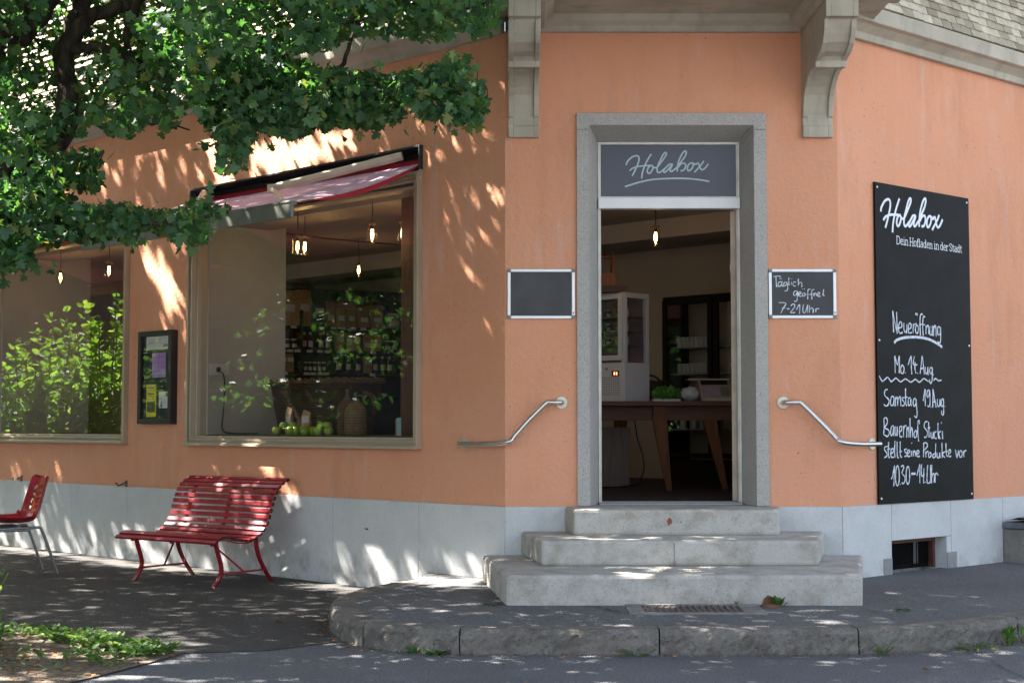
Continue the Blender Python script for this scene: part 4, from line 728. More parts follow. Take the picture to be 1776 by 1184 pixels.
# ================================================================== stocked shelf
sa = radians(27); SF = Fr((-3.1, 6.3, 0), (cos(sa), sin(sa), 0), (sin(sa), -cos(sa), 0)); RZ = sa
def shp(px, py=600):
    r = cray(px, py); tt = (SF.o - CAM).dot(SF.n) / r.dot(SF.n); return (CAM + r * tt - SF.o).dot(SF.u)
SR = thing('shop_shelf', 'dark tall shop shelf stocked with bags, jars and bottles behind the large window', 'shelf', SF(1, 0, .66))
b = MB(); b.fbox(SF, -.1, 2.25, -.34, -.32, .66, 2.78); b.build('back_board', CLOTH_DARK, SR)
ROWS = [2.325, 2.055, 1.80, 1.56, 1.25]
for z in ROWS: MB().fbox(SF, -.1, 2.25, -.32, .02, z - .028, z - .004).build('shelf_board', CLOTH_DARK, SR)
for u in (-.1, .80, 2.23): MB().fbox(SF, u, u + .02, -.32, .005, .66, 2.5).build('upright', CLOTH_DARK, SR)
for z, xs in ((2.325, (443, 477, 508, 556, 577, 594, 611, 629, 648)), (2.055, (443, 476, 489, 502, 515, 536, 554, 567, 588, 600, 646)), (1.80, (440, 468, 493, 531, 542, 555, 565, 645))):
    for x in xs:
        u = shp(x); MB().fbox(SF, u - .035, u + .035, .021, .024, z - .036, z - .006).build('price_tag', LABEL, SR)
O_ = ['first', 'second', 'third', 'fourth', 'fifth', 'sixth', 'seventh', 'eighth', 'ninth', 'tenth', 'eleventh', 'twelfth']
for i, (x, wp, yt, m, nm, ds_) in enumerate(((447, 24, 515, PASTA, 'pasta_bag', 'dim bag of pasta'), (470, 20, 512, KRAFT2, 'pasta_bag', 'tan bag'), (486, 15, 513, KRAFT2, 'pasta_bag', 'narrow tan bag'), (505, 25, 506, PASTA, 'pasta_bag', 'bulging bag of yellow pasta'), (530, 26, 504, PASTA, 'pasta_bag', 'tall bag of yellow pasta'), (556, 24, 515, DARKBAG, 'pasta_bag', 'dark bag with white label'),
                                            (576, 18, 526, KRAFT, 'paper_bag', 'brown paper bag'), (594, 18, 527, KRAFT, 'paper_bag', 'brown paper bag'), (612, 17, 528, KRAFT, 'paper_bag', 'brown paper bag'), (634, 22, 533, KRAFT, 'paper_bag', 'wide brown paper bag'), (657, 23, 534, KRAFT, 'paper_bag', 'wide brown paper bag'))):
    u = shp(x); h = {506: .40, 504: .42, 515: .35, 512: .36, 513: .34}.get(yt, .30 if yt < 530 else .27)
    paper_bag(nm, '%s, %s from the left on the top shelf' % (ds_, O_[i]), SF(u, -.11, 2.323), RZ, wp * .0068, .10, h, m, 'bags on the top shelf', (.05, .35 if m is KRAFT else .5, .6, .2))
for i, (x, wp, h, m, ds_) in enumerate(((440, 16, .19, DARKBAG, 'dark packet'), (460, 16, .20, DARKBAG, 'dark packet'), (473, 13, .19, DARKBAG, 'dark packet'), (593, 15, .20, KRAFT2, 'tan paper packet'), (609, 13, .20, KRAFT2, 'tan paper packet'), (622, 13, .195, KRAFT2, 'tan paper packet'), (641, 17, .20, PASTA, 'clear packet of pasta'), (656, 17, .20, PASTA, 'clear packet of pasta'))):
    paper_bag('packet', '%s, %s of the packets on the second shelf' % (ds_, O_[i]), SF(shp(x), -.08, 2.053), RZ, wp * .0068, .08, h, m, 'packets on the second shelf', (0, .7 if m is KRAFT2 else .35, .7, .26), 'packet')
for i, (x, wp, h, m, ds_) in enumerate(((440, 17, .20, YELLOWBAG, 'yellow green packet'), (456, 17, .19, YELLOWBAG, 'yellow green packet'), (480, 12, .21, KRAFT, 'reddish brown box'), (493, 12, .21, KRAFT, 'reddish brown box'), (506, 12, .21, KRAFT, 'reddish brown box'), (641, 14, .19, YELLOWBAG, 'pale green packet'))):
    paper_bag('packet', '%s, %s of the packets on the third shelf' % (ds_, O_[i]), SF(shp(x), -.08, 1.798), RZ, wp * .0068, .08, h, m, 'packets on the third shelf', (0, .66, .85, .22), 'packet')
for i, x in enumerate((441, 627, 641)): paper_bag('packet', 'kraft packet with white label, %s of three on the fourth shelf' % O_[i], SF(shp(x), -.08, 1.558), RZ, .10, .08, .19, KRAFT2, 'packets on the fourth shelf', (0, .3, .8, .3), 'packet')
def bottle(nm, label, loc, r, h, m, grp, cap=WHITECAP):
    t = thing(nm, label, 'jar' if nm == 'jar' else 'bottle', loc, RZ, grp)
    if nm == 'jar': pr = [(r * .9, 0), (r, .01), (r, h * .8), (r * .85, h * .86)]
    else: pr = [(r * .9, 0), (r, .01), (r, h * .55), (r * .45, h * .74), (r * .38, h * .9)]
    MB().lathe(pr, (0, 0, 0), 14).build('vessel', m, t, True, True)
    q = r * .9 if nm == 'jar' else r * .48; MB().lathe([(q, h * .86), (q, h), (0, h)], (0, 0, 0), 14).build('lid', cap, t, True)
    MB().grid(lambda i, j: Vector((sin((i - .5) * 1.9) * r * 1.03, -cos((i - .5) * 1.9) * r * 1.03, h * (.18 + .34 * j))), 6, 1).build('paper_label', LABEL, t, True); return t
for i, x in enumerate((486, 500, 513)): bottle('jar', 'small dark jar of preserve, %s of three on the second shelf' % O_[i], SF(shp(x), -.06, 2.053), .036, .12, JARDARK, 'preserve jars on the second shelf')
for i, x in enumerate((530, 541, 559, 571)): bottle('bottle', 'red syrup bottle, %s of four on the second shelf' % O_[i], SF(shp(x), -.06, 2.053), .034, .20, REDSYRUP, 'syrup bottles on the second shelf')
for i, x in enumerate((525, 533, 541, 549, 557, 565)): bottle('jar', 'small pale capped jar, %s in the row on the third shelf' % O_[i], SF(shp(x), -.06, 1.798), .024, .12, GREENGLASS, 'small jars on the third shelf')
for i, x in enumerate((591, 608, 625, 655, 668, 680)): bottle('bottle', 'dark green bottle, %s of the bottles on the third shelf' % O_[i], SF(shp(x), -.08, 1.798), .034, .20, GREENGLASS, 'green bottles on the third shelf')
for i, x in enumerate((676, 687)): bottle('jar', 'pale lidded jar, %s of two at the right end of the second shelf' % O_[i], SF(shp(x), -.08, 2.053), .04, .13, GREENGLASS, 'lidded jars at the shelf end')
bottle('bottle', 'black bottle with tall white label on the fourth shelf', SF(shp(655), -.08, 1.558), .034, .21, JARDARK, None)
bottle('jar', 'large pale jar at the right end of the top shelf', SF(shp(686), -.08, 2.323), .075, .18, simple('cream_crock', (.3, .3, .25), .4), None)
# ================================================================== counter seen through the door
TB = thing('counter_table', 'dark wooden counter table with tapered splayed legs inside the door', 'table', (1.2, 2.6, .66))
b = MB(); b.box(.35, 2.35, 2.28, 3.25, 1.358, 1.398); b.build('table_top', TABLE, TB, bevel=.004)
b = MB(); b.box(.5, 2.2, 2.42, 2.45, 1.24, 1.357); b.box(.5, 2.2, 3.1, 3.13, 1.24, 1.357); b.build('apron', TABLE, TB)
def tleg(x0, y0, x1, y1):
    b = MB(); vs = []
    for (x, y, z, r) in ((x1, y1, .659, .022), (x0, y0, 1.24, .058), (x0, y0, 1.356, .05)): vs += [(x - r, y - r * .7, z), (x + r, y - r * .7, z), (x + r, y + r * .7, z), (x - r, y + r * .7, z)]
    b.add(vs, [(3, 2, 1, 0), (8, 9, 10, 11)] + [(i * 4 + j, i * 4 + (j + 1) % 4, i * 4 + 4 + (j + 1) % 4, i * 4 + 4 + j) for i in range(2) for j in range(4)]); b.build('leg', LEGWOOD, TB)
tleg(1.235, 2.36, 1.305, 2.30); tleg(1.665, 2.46, 1.80, 2.50); tleg(.96, 3.05, .94, 3.2); tleg(2.25, 3.0, 2.3, 3.1)
FG = thing('display_fridge', 'white countertop display fridge with glass sides on the wooden table', 'fridge', (.9, 2.7, 1.398))
FGF = Fr((.957, 2.50, 0), FL.u, FL.n); fz0, fz1 = 1.40, 2.33; FW_, FD = .56, .335
FWHITE = simple('white_fridge_enamel', (.70, .71, .74), .35, var=.04)
b = MB(); b.fbox(FGF, 0, FW_, -FD, 0, fz0, 1.73); b.fbox(FGF, 0, FW_, -FD, 0, 2.285, fz1)
for x in (0, FW_ - .04):
    for y in (-.04, -FD): b.fbox(FGF, x, x + .04, y, y + .04, 1.731, 2.284)
b.build('cabinet', FWHITE, FG, bevel=.004)
b = MB(); ring(FGF, b, .01, FW_ - .01, 1.75, 2.315, .042, .004, .03); b.build('door_frame', FWHITE, FG, bevel=.003)
b = MB(); b.add([FGF(.05, .015, 1.79), FGF(FW_ - .05, .015, 1.79), FGF(FW_ - .05, .015, 2.275), FGF(.05, .015, 2.275)], [(0, 1, 2, 3)]); b.add([FGF(.006, -.04, 1.731), FGF(.006, -FD + .04, 1.731), FGF(.006, -FD + .04, 2.284), FGF(.006, -.04, 2.284)], [(0, 1, 2, 3)]); b.build('glass', DOOR_GLASS, FG)
b = MB()
for z in (1.88, 2.0, 2.12): b.fbox(FGF, .03, FW_ - .03, -FD + .04, -.03, z, z + .006)
b.build('wire_shelf', simple('grey_wire_shelf', (.35, .35, .34), .4, .5), FG)
b = MB(); b.fbox(FGF, .04, FW_ - .04, -FD + .012, -FD + .018, 1.735, 2.28); b.build('mirror_back', simple('pink_reflecting_back', (.30, .20, .25), .3), FG)
b = MB(); b.fbox(FGF, .06, .14, .001, .006, 1.615, 1.66); dp = b.build('display', BLACK_METAL, FG)
b = MB()
for x in (.08, .105): b.fbox(FGF, x, x + .010, .006, .0075, 1.626, 1.648)
b.build('digits', DISPLAY, dp)
b = MB()
for i in range(12):
    for j in range(9): b.fbox(FGF, .06 + i * .02, .069 + i * .02, 0, .0015, 1.455 + j * .018, 1.462 + j * .018)
b.build('vent_holes', BLACK_METAL, FG)
MB().lathe([(.0, .008), (.012, .006), (.012, 0)], FGF(.2, .001, 1.68), 10, Matrix((FL.u, Vector((0, 0, 1)), FL.n)).transposed()).build('lock', STEELD, FG)
gi = 0
for z in (1.886, 2.006, 2.126):
    for k, m in enumerate((LABEL, KRAFT2, GREENGLASS, LABEL)):
        t = bottle('jar', 'small jar %s on the %s wire shelf of the white fridge' % (O_[k], ['lowest', 'middle', 'upper'][gi]), tuple(FGF(.12 + k * .10, -.16, z)), .03, .075, m, 'jars in the white fridge')
    gi += 1
TBX = thing('wooden_carrier', 'open wooden bottle carrier with handle on top of the white fridge', 'carrier', (.78, 2.75, 2.39))
b = MB(); b.box(.48, .88, 2.60, 2.62, 2.395, 2.50); b.box(.48, .88, 2.86, 2.88, 2.395, 2.50); b.box(.48, .88, 2.60, 2.88, 2.385, 2.397); b.build('tray', BOXWOOD, TBX)
b = MB(); b.prism([(.862, 2.60, 2.39), (.862, 2.88, 2.39), (.862, 2.80, 2.68), (.862, 2.68, 2.68)], (.02, 0, 0)); b.prism([(.862, 2.60, 2.50), (.93, 2.62, 2.39), (.85, 2.60, 2.39)], (0, .012, 0)); b.build('end_board', BOXWOOD, TBX)
b = MB(); b.tube([(.48, 2.74, 2.655), (.865, 2.74, 2.655)], .016, 8); b.build('handle', BOXWOOD, TBX)
b = MB(); b.box(.46, .99, 2.52, 2.96, 2.331, 2.384); tag(b.build('wooden_tray', simple('dark_tray_wood', (.10, .045, .03), .6, var=.3, scale=20)), 'flat dark wooden tray under the bottle carrier', 'tray')
DF = Fr((1.49, 4.52, 0), (cos(radians(-44)), sin(radians(-44)), 0), (-sin(radians(44)), -cos(radians(44)), 0))
BFm = simple('black_fridge_paint', (.008, .0075, .0075), .55, 0, .15)
BF = thing('drinks_fridge', 'tall black double door drinks fridge at the back wall', 'fridge', DF(.6, -.3, .66))
b = MB(); b.fbox(DF, 0, 1.25, -.6, -.56, .7, 2.455); b.fbox(DF, 0, .03, -.56, 0, .7, 2.455); b.fbox(DF, 1.22, 1.25, -.56, 0, .7, 2.455); b.fbox(DF, .03, 1.22, -.56, 0, .66, .86); b.fbox(DF, .03, 1.22, -.56, 0, 2.42, 2.455); b.build('cabinet', BFm, BF)
for a, c in ((.02, .615), (.635, 1.23)):
    b = MB(); ring(DF, b, a, c, .88, 2.42, .05, .002, .04); d_ = b.build('door', BFm, BF, bevel=.003)
    b = MB(); b.add([DF(a + .05, .025, .93), DF(c - .05, .025, .93), DF(c - .05, .025, 2.37), DF(a + .05, .025, 2.37)], [(0, 1, 2, 3)]); b.build('glass', DOOR_GLASS, d_)
b = MB()
for z in (1.15, 1.42, 1.69, 1.95): b.fbox(DF, .04, 1.21, -.5, -.06, z, z + .012)
b.build('shelf', simple('pale_shelf', (.42, .40, .38), .5), BF)
ci = 0
for z, zn in ((1.702, 'second'), (1.962, 'top')):
    for k in range(9):
        t = bottle('jar', 'pale dairy pot %s on the %s shelf of the black fridge' % (O_[k], zn), DF(.10 + k * .052 + (.28 if k > 7 else 0), -.14, z), .024, .10, simple('pale_pot', (.55, .53, .48), .5), 'dairy pots in the black fridge')
for k in range(8): bottle('bottle', 'milk bottle %s on the lowest shelf of the black fridge' % O_[k], DF(.12 + k * .13, -.16, 1.162), .035, .2, simple('milk_white', (.50, .49, .46), .4), 'milk bottles in the black fridge')
WB = thing('shopping_basket', 'dark brown wicker basket on the counter beside the white fridge', 'basket', (1.2, 2.85, 1.398))
MB().grid(lambda i, j: Vector((1.19 + (.155 + .04 * j) * cos(i * 2 * pi), 2.92 + (.11 + .03 * j) * sin(i * 2 * pi), 1.40 + .17 * j)), 36, 6).build('basket_body', WICKER3, WB, smooth=True)
b = MB(); b.tube([Vector((1.19 + .198 * cos(i * 2 * pi / 40), 2.92 + .142 * sin(i * 2 * pi / 40), 1.575 + .006 * sin(i * 1.9))) for i in range(41)], .011, 6); b.tube([Vector((1.19 + .10 * cos(q * pi / 10), 2.92, 1.58 + .055 * sin(q * pi / 10))) for q in range(11)], .01, 6); b.build('rim_and_handle', WICKER3, WB, smooth=True)
def leafclump(mb, c, rx, ry, rz_, n, size, r):
    for _ in range(n):
        a = r.random() * 2 * pi; q = sqrt(r.random()); h = r.random(); p = Vector((c[0] + rx * q * cos(a), c[1] + ry * q * sin(a), c[2] + rz_ * h * (1 - q * q * .6)))
        d = Vector((r.uniform(-1, 1), r.uniform(-1, 1), r.uniform(.1, 1))).normalized(); s = d.cross(Vector((r.uniform(-1, 1), r.uniform(-1, 1), r.uniform(-1, 1)))).normalized(); l = size * r.uniform(.6, 1.3)
        n_ = d.cross(s); mb.add([p, p + d * l * .5 + s * l * .36, p + d * l + n_ * l * .12, p + d * l * .5 - s * l * .36], [(0, 1, 2), (0, 2, 3)])
b = MB(); leafclump(b, (1.31, 2.50, 1.415), .10, .08, .11, 260, .05, random.Random(2)); LT = tag(b.build('lettuce', LETTUCE), 'fresh green lettuce lying on the counter', 'lettuce')
b = MB(); b.box(1.19, 1.42, 2.42, 2.60, 1.3985, 1.418); tag(b.build('produce_tray', PAPER_W), 'shallow white tray under the lettuce', 'tray')
b = MB(); rr = random.Random(9)
b.grid(lambda i, j: Vector((1.515 + .085 * sin(j * pi) * cos(i * 2 * pi) * (1 + .12 * rr.uniform(-1, 1)), 2.58 + .07 * sin(j * pi) * sin(i * 2 * pi) * (1 + .12 * rr.uniform(-1, 1)), 1.46 - .062 * cos(j * pi) + .008 * rr.uniform(-1, 1))), 16, 9); tag(b.build('plastic_bag', CLEARBAG, smooth=True), 'crumpled cloudy plastic bag between lettuce and scale', 'bag')
SCL = thing('shop_scale', 'beige shop scale with sloped keypad on the counter', 'scale', (1.72, 2.6, 1.398))
b = MB(); b.prism([(1.60, 2.42, 1.40), (1.60, 2.75, 1.40), (1.60, 2.75, 1.58), (1.60, 2.70, 1.585), (1.60, 2.42, 1.425)], (.27, 0, 0)); b.box(1.52, 1.88, 2.72, 3.0, 1.585, 1.60); b.build('housing', simple('beige_plastic', (.42, .36, .29), .5), SCL, bevel=.006)
def slp(x, y): return (x, y, 1.425 + (y - 2.42) / .28 * .16 + .003)
b = MB(); b.add([slp(1.62, 2.62), slp(1.85, 2.62), slp(1.85, 2.69), slp(1.62, 2.69)], [(0, 1, 2, 3)]); b.build('screen', BLACK_METAL, SCL)
b = MB(); b.add([slp(1.62, 2.45), slp(1.76, 2.45), slp(1.76, 2.60), slp(1.62, 2.60)], [(0, 1, 2, 3)]); b.build('keypad', simple('violet_keypad', (.40, .33, .42), .6), SCL)
b = MB(); b.add([slp(1.77, 2.45), slp(1.85, 2.45), slp(1.85, 2.60), slp(1.77, 2.60)], [(0, 1, 2, 3)]); b.build('function_keys', simple('grey_keys', (.2, .24, .22), .6), SCL)
CRB = thing('wooden_box', 'grey wooden box standing on the floor under the counter', 'box', (.8, 3.1, .66)); b = MB(); b.box(.5, 1.03, 2.98, 3.4, .66, 1.17); b.build('box_body', CRATE, CRB, bevel=.004); b = MB(); b.box(.49, 1.04, 2.965, 2.98, 1.10, 1.18); b.build('top_rail', CRATE, CRB)
b = MB(); b.tube(smooth_path([(1.06, 2.9, 1.36), (1.10, 3.0, 1.1), (1.16, 3.05, .9), (1.14, 3.0, .75), (1.0, 2.9, .668), (.6, 2.6, .668)], 6), .006, 6); tag(b.build('floor_cable', BLACK_METAL), 'black cable hanging from the counter down to the shop floor', 'cable')
b = MB(); b.fbox(FL, -.62, -.38, -4.6, -4.55, .66, 2.4); 
# ================================================================== unseen dark house added as a backdrop to darken the pane reflections
NB = thing('backdrop_house', 'dark brown backdrop house added beyond the garden to darken the pane reflections', 'house', (-19, 3, 0))
b = MB(); b.box(-25, -18, -9, 16, -.1, 5.6); b.build('wall', BACKDROP, NB)
b = MB(); b.add([(-25.5, -9.4, 5.55), (-17.5, -9.4, 5.55), (-17.5, 16.4, 5.55), (-25.5, 16.4, 5.55), (-21.5, -9.4, 7.6), (-21.5, 16.4, 7.6)], [(0, 1, 2, 3), (0, 1, 4), (3, 2, 5), (1, 2, 5, 4), (0, 3, 5, 4)]); b.build('roof', ROOFTILE, NB)
for y in (-6, -2, 2, 6, 10, 13.5):
    for z in (1.1, 3.7):
        b = MB(); b.box(-18.0, -17.97, y - .55, y + .55, z, z + 1.3); b.build('window', DARK_GREY, NB)
# ================================================================== foliage
LOBE = np.array([(0, .06), (.10, .0), (.36, -.04), (.42, .08), (.27, .20), (.56, .36), (.58, .50), (.26, .46), (.30, .72), (.17, .90), (0, 1.0), (-.17, .90), (-.30, .72), (-.26, .46), (-.58, .50), (-.56, .36), (-.27, .20), (-.42, .08), (-.36, -.04), (-.10, .0)], float)
def leaf_mesh(name, P, Dv, Nv, S, m, parent, shape=LOBE, fold=.12):
    """P base points, Dv direction of the midrib, Nv leaf normal, S size"""
    P = np.asarray(P, float); n = len(P); D = np.asarray(Dv, float); N = np.asarray(Nv, float); S = np.asarray(S, float)[:, None]
    D = D / np.linalg.norm(D, axis=1, keepdims=True); T = np.cross(D, N); T /= np.linalg.norm(T, axis=1, keepdims=True) + 1e-9; N = np.cross(T, D)
    k = len(shape); V = np.zeros((n, k, 3))
    for i, (x, y) in enumerate(shape): V[:, i] = P + S * (T * x + D * y + N * (abs(x) * fold - .10 * y * y))
    me = bpy.data.meshes.new(name); tip = int(np.argmax(shape[:, 1]))
    right = list(range(0, tip + 1)); left = [0] + list(range(tip, k))
    if fold == 0: polys = [list(range(k))]
    else: polys = [right, left]
    li = np.concatenate([(np.arange(n)[:, None] * k + np.array(q)[None]).ravel()[None] if False else (np.arange(n)[:, None] * k + np.array(q)[None]) for q in polys], 1).ravel()
    sizes = [len(q) for q in polys]; tot = sum(sizes)
    ls = (np.arange(n)[:, None] * tot + np.cumsum([0] + sizes[:-1])[None]).ravel(); lt = np.tile(sizes, n)
    me.vertices.add(n * k); me.vertices.foreach_set('co', V.ravel()); me.loops.add(len(li)); me.loops.foreach_set('vertex_index', li.astype(np.int32))
    me.polygons.add(len(ls)); me.polygons.foreach_set('loop_start', ls.astype(np.int32)); me.polygons.foreach_set('loop_total', lt.astype(np.int32)); me.update(calc_edges=True); me.materials.append(m)
    o = bpy.data.objects.new(name, me); COL.objects.link(o)
    if parent is not None: o.parent = parent; o.matrix_parent_inverse = WM[parent].inverted()
    return o
def unit(v): return v / (np.linalg.norm(v, axis=-1, keepdims=True) + 1e-9)
CAMN = np.array(CAM); CT, STL = cos(TILT), sin(TILT); SN = np.array(SUN)
def projn(P):
    v = P - CAMN; yc = v[..., 1] * CT + v[..., 2] * STL; zc2 = -v[..., 1] * STL + v[..., 2] * CT
    return 888 + FPX * v[..., 0] / yc, 592 - FPX * zc2 / yc, yc
def inpoly(x, y, poly):
    x = np.asarray(x); y = np.asarray(y); r = np.zeros(x.shape, bool); n = len(poly); j = n - 1
    for i in range(n):
        xi, yi = poly[i]; xj, yj = poly[j]
        c = ((yi > y) != (yj > y)) & (x < (xj - xi) * (y - yi) / ((yj - yi) or 1e-9) + xi); r ^= c; j = i
    return r
# crown masses as they hang in front of the house: outline, number of twigs, depth range
MASS = [
    ([(-90, -90), (340, -90), (350, 60), (340, 175), (285, 232), (262, 205), (232, 240), (190, 240), (160, 205), (132, 245), (100, 240), (62, 292), (42, 352), (-90, 372)], 235, (6.9, 8.8)),
    ([(48, 250), (120, 262), (178, 262), (182, 322), (160, 338), (120, 325), (92, 362), (40, 335)], 30, (7.2, 8.0)),
    ([(-90, 350), (60, 335), (130, 358), (225, 352), (262, 368), (300, 368), (352, 350), (402, 352), (408, 368), (360, 392), (352, 428), (318, 415), (290, 420), (268, 402), (240, 402), (228, 440), (206, 412), (150, 425), (100, 415), (58, 428), (62, 458), (20, 472), (-90, 478)], 135, (7.0, 8.0)),
    ([(335, -90), (872, -90), (868, 42), (846, 72), (805, 52), (770, 72), (735, 78), (690, 66), (640, 55), (600, 68), (560, 92), (500, 95), (440, 100), (345, 130)], 185, (6.6, 8.4)),
    ([(335, 110), (440, 92), (520, 108), (600, 122), (690, 132), (715, 150), (700, 190), (694, 212), (655, 226), (600, 222), (548, 232), (500, 244), (442, 222), (428, 284), (402, 298), (378, 308), (372, 282), (388, 258), (345, 215)], 165, (6.9, 7.9)),
    ([(690, 128), (745, 112), (790, 92), (826, 112), (835, 150), (850, 186), (832, 228), (808, 212), (795, 226), (765, 212), (730, 205), (700, 186)], 36, (6.8, 7.3)),
]
LIT = [[(436, 226), (500, 226), (560, 226), (618, 222), (630, 240), (622, 272), (560, 290), (470, 318), (430, 322)], [(345, 210), (388, 212), (402, 262), (418, 328), (385, 338), (366, 290)],
       [(238, 420), (282, 430), (300, 470), (322, 535), (312, 560), (285, 520), (258, 480)], [(425, 778), (468, 778), (495, 830), (470, 830)], [(497, 850), (515, 850), (528, 985), (510, 985)], [(745, 870), (775, 870), (782, 905), (770, 920)], [(622, 905), (638, 905), (676, 965), (664, 985)], [(600, 930), (612, 926), (634, 985), (622, 990)]]
NLn = np.array(FL.n); OLn = np.array(FL.o); ULn = np.array(FL.u)
def lit_block(P):
    """does the sun shadow of P fall on a stretch of wall the sun reaches"""
    t = ((OLn - P) @ NLn) / (-(SN @ NLn)); Q = P - SN * t[:, None]; u = (Q - OLn) @ ULn; z = Q[:, 2]
    hit = (t > 0) & (u > -.1) & (u < 9)
    x, y, _ = projn(Q); r = np.zeros(len(P), bool)
    for pl in LIT: r |= inpoly(x, y, pl)
    t2 = (2.88 - P[:, 2]) / -SN[2]; Q2 = P + SN * t2[:, None]; m2 = (Q2 - OLn) @ NLn; u2 = (Q2 - OLn) @ ULn
    aw = (P[:, 2] > 2.95) & (m2 > -.1) & (m2 < .95) & (u2 > .7) & (u2 < 3.9) & (RNG.random(len(P)) < .97)
    t3 = (1.4 - P[:, 2]) / -SN[2]; Q3 = P + SN * t3[:, None]; sh = (P[:, 2] > 1.6) & (Q3[:, 0] > -12.5) & (Q3[:, 0] < -7.6) & (Q3[:, 1] > 3.6) & (Q3[:, 1] < 8.5) & (RNG.random(len(P)) < .9)
    return sh | aw | hit & (r | ((z > 3.85) & (RNG.random(len(P)) < .93)))
def twig_leaves(c, n, rad, size, droop, r):
    q = unit(r.normal(size=(n, 3))) * (r.random((n, 1)) ** .45) * rad * np.array([1.15, 1.15, .6]); P = c + q
    D = unit(q * np.array([1, 1, .5]) + r.normal(size=(n, 3)) * rad * .7 + np.array([0, 0, -droop * rad])); N = unit(r.normal(size=(n, 3)) * .75 + np.array([-.1, -.1, 1.0]))
    return P, D, N, size * r.uniform(.65, 1.2, n)
TR = thing('maple_tree', 'field maple tree with low spreading branches in front of the left shop windows', 'tree', (-3.1, -2.5, 0), 0)
PT = [[], [], [], []]
def push(a):
    for L__, v in zip(PT, a): L__.append(v)
tips = []
for poly, cnt, (d0, d1) in MASS:
    xs = [p[0] for p in poly]; ys = [p[1] for p in poly]; got = 0
    while got < cnt:
        x, y = RNG.uniform(min(xs), max(xs)), RNG.uniform(min(ys), max(ys))
        if not inpoly(np.array([x]), np.array([y]), poly)[0]: continue
        D = RNG.uniform(d0, d1)
        if 50 < x < 265 and y < 112:
            if RNG.random() < .5: continue
            D = RNG.uniform(8.15, 8.9)
        c = np.array(at(x, y, D)); n = int(RNG.integers(19, 31))
        P, Dv, N, S = twig_leaves(c, n, .135, .055, .75, RNG)
        e = P + Dv * S[:, None] * .7; px, py, _ = projn(e); k = inpoly(px, py, poly)
        for q, *_r in MASS: k |= inpoly(px, py, q)
        k |= (RNG.random(n) < .05) & (px < 840)
        push((P[k], Dv[k], N[k], S[k])); got += 1; tips.append(c)
# the upper crown above the picture, throwing the dappled shade
def in_crown(P):
    r = np.zeros(len(P), bool)
    for c, a in (((-2.6, -1.7, 5.9), (5.0, 4.6, 2.9)), ((-8.3, 2.0, 5.9), (4.3, 4.6, 3.1)), ((-8.0, -4.5, 6.2), (4.2, 4.0, 3.0))):
        r |= (((P - np.array(c)) / np.array(a)) ** 2).sum(1) < 1
    return r
def hidden(P, mg=30):
    x, y, yc = projn(P); seen = (x > -mg) & (x < 1776 + mg) & (y > -mg) & (y < 1184 + mg) & (yc > 0); return ~seen
def free(P):   # clear of the house
    a = (P - OLn) @ NLn; b = (P - np.array(FR.o)) @ np.array(FR.n); c = -P[:, 1]
    return np.maximum(np.maximum(a, b), c - 1.2) > .45
# grow twigs one by one where the ground or the wall still gets too much sun; the optical depth is kept on a grid
GC = .2; GX0, GY0, GNX, GNY = -8.2, -5.6, 78, 55; ODG = np.zeros((GNX, GNY)); WC = .2; ODW = np.zeros((46, 20))
def deposit(P, S, s=1.0):
    area = .42 * S ** 2 * .55
    t = P[:, 2] / SN[2]; Q = P - SN * t[:, None]; i = ((Q[:, 0] - GX0) / GC).astype(int); j = ((Q[:, 1] - GY0) / GC).astype(int); k = (i >= 0) & (i < GNX) & (j >= 0) & (j < GNY)
    np.add.at(ODG, (i[k], j[k]), s * area[k] / (GC * GC * SN[2]))
    dn = SN @ NLn; t = ((P - OLn) @ NLn) / dn; Q = P - SN * t[:, None]; u = (Q - OLn) @ ULn; i = ((u + .2) / WC).astype(int); j = (Q[:, 2] / WC).astype(int); k = (t > 0) & (i >= 0) & (i < 46) & (j >= 0) & (j < 20)
    np.add.at(ODW, (i[k], j[k]), s * area[k] / (WC * WC * dn))
vis = [np.concatenate(v) for v in PT]; deposit(vis[0], vis[3])
CL = []
def grow(targets, od, idx, want, tries):
    for q, (i, j) in zip(targets, idx):
        if od[i, j] >= want[i, j]: continue
        for _ in range(tries):
            P = (q + SN * RNG.uniform(2.0, 12.5))[None]
            if in_crown(P)[0] and hidden(P)[0] and free(P)[0] and not lit_block(P)[0]:
                a = twig_leaves(P[0], 15, .19, .10, .4, RNG); k = hidden(a[0], 12) & ~lit_block(a[0]); a = [v[k] for v in a]; deposit(a[0], a[3]); CL.append((P[0], a)); break
wantG = 1.75 + .8 * np.kron(RNG.random((20, 14)), np.ones((4, 4)))[:GNX, :GNY]; wantG[:, :17] += .15; wantW = .75 + 1.5 * np.kron(RNG.random((23, 10)), np.ones((2, 2)))[:46, :20]
wantW[:6, :] = np.minimum(wantW[:6, :], 1.25); wantW[15:22, :4] = 2.6
wantG[23:33, 12:22] = .75
for rep in range(5):
    ii, jj = np.meshgrid(np.arange(46), np.arange(1, 19), indexing='ij'); u = (ii.ravel() + RNG.random(ii.size)) * WC - .2; z = (jj.ravel() + RNG.random(ii.size)) * WC; k = RNG.permutation(ii.size)
    grow((OLn + u[:, None] * ULn + z[:, None] * np.array([0, 0, 1.]) + NLn * .03)[k], ODW, list(zip(ii.ravel()[k], jj.ravel()[k])), wantW, 6)
for rep in range(6):
    ii, jj = np.meshgrid(np.arange(GNX), np.arange(GNY), indexing='ij'); q = np.c_[GX0 + (ii.ravel() + RNG.random(ii.size)) * GC, GY0 + (jj.ravel() + RNG.random(ii.size)) * GC, np.zeros(ii.size)]; k = RNG.permutation(ii.size); k = k[free(q[k])]
    grow(q[k], ODG, list(zip(ii.ravel()[k], jj.ravel()[k])), wantG, 6)
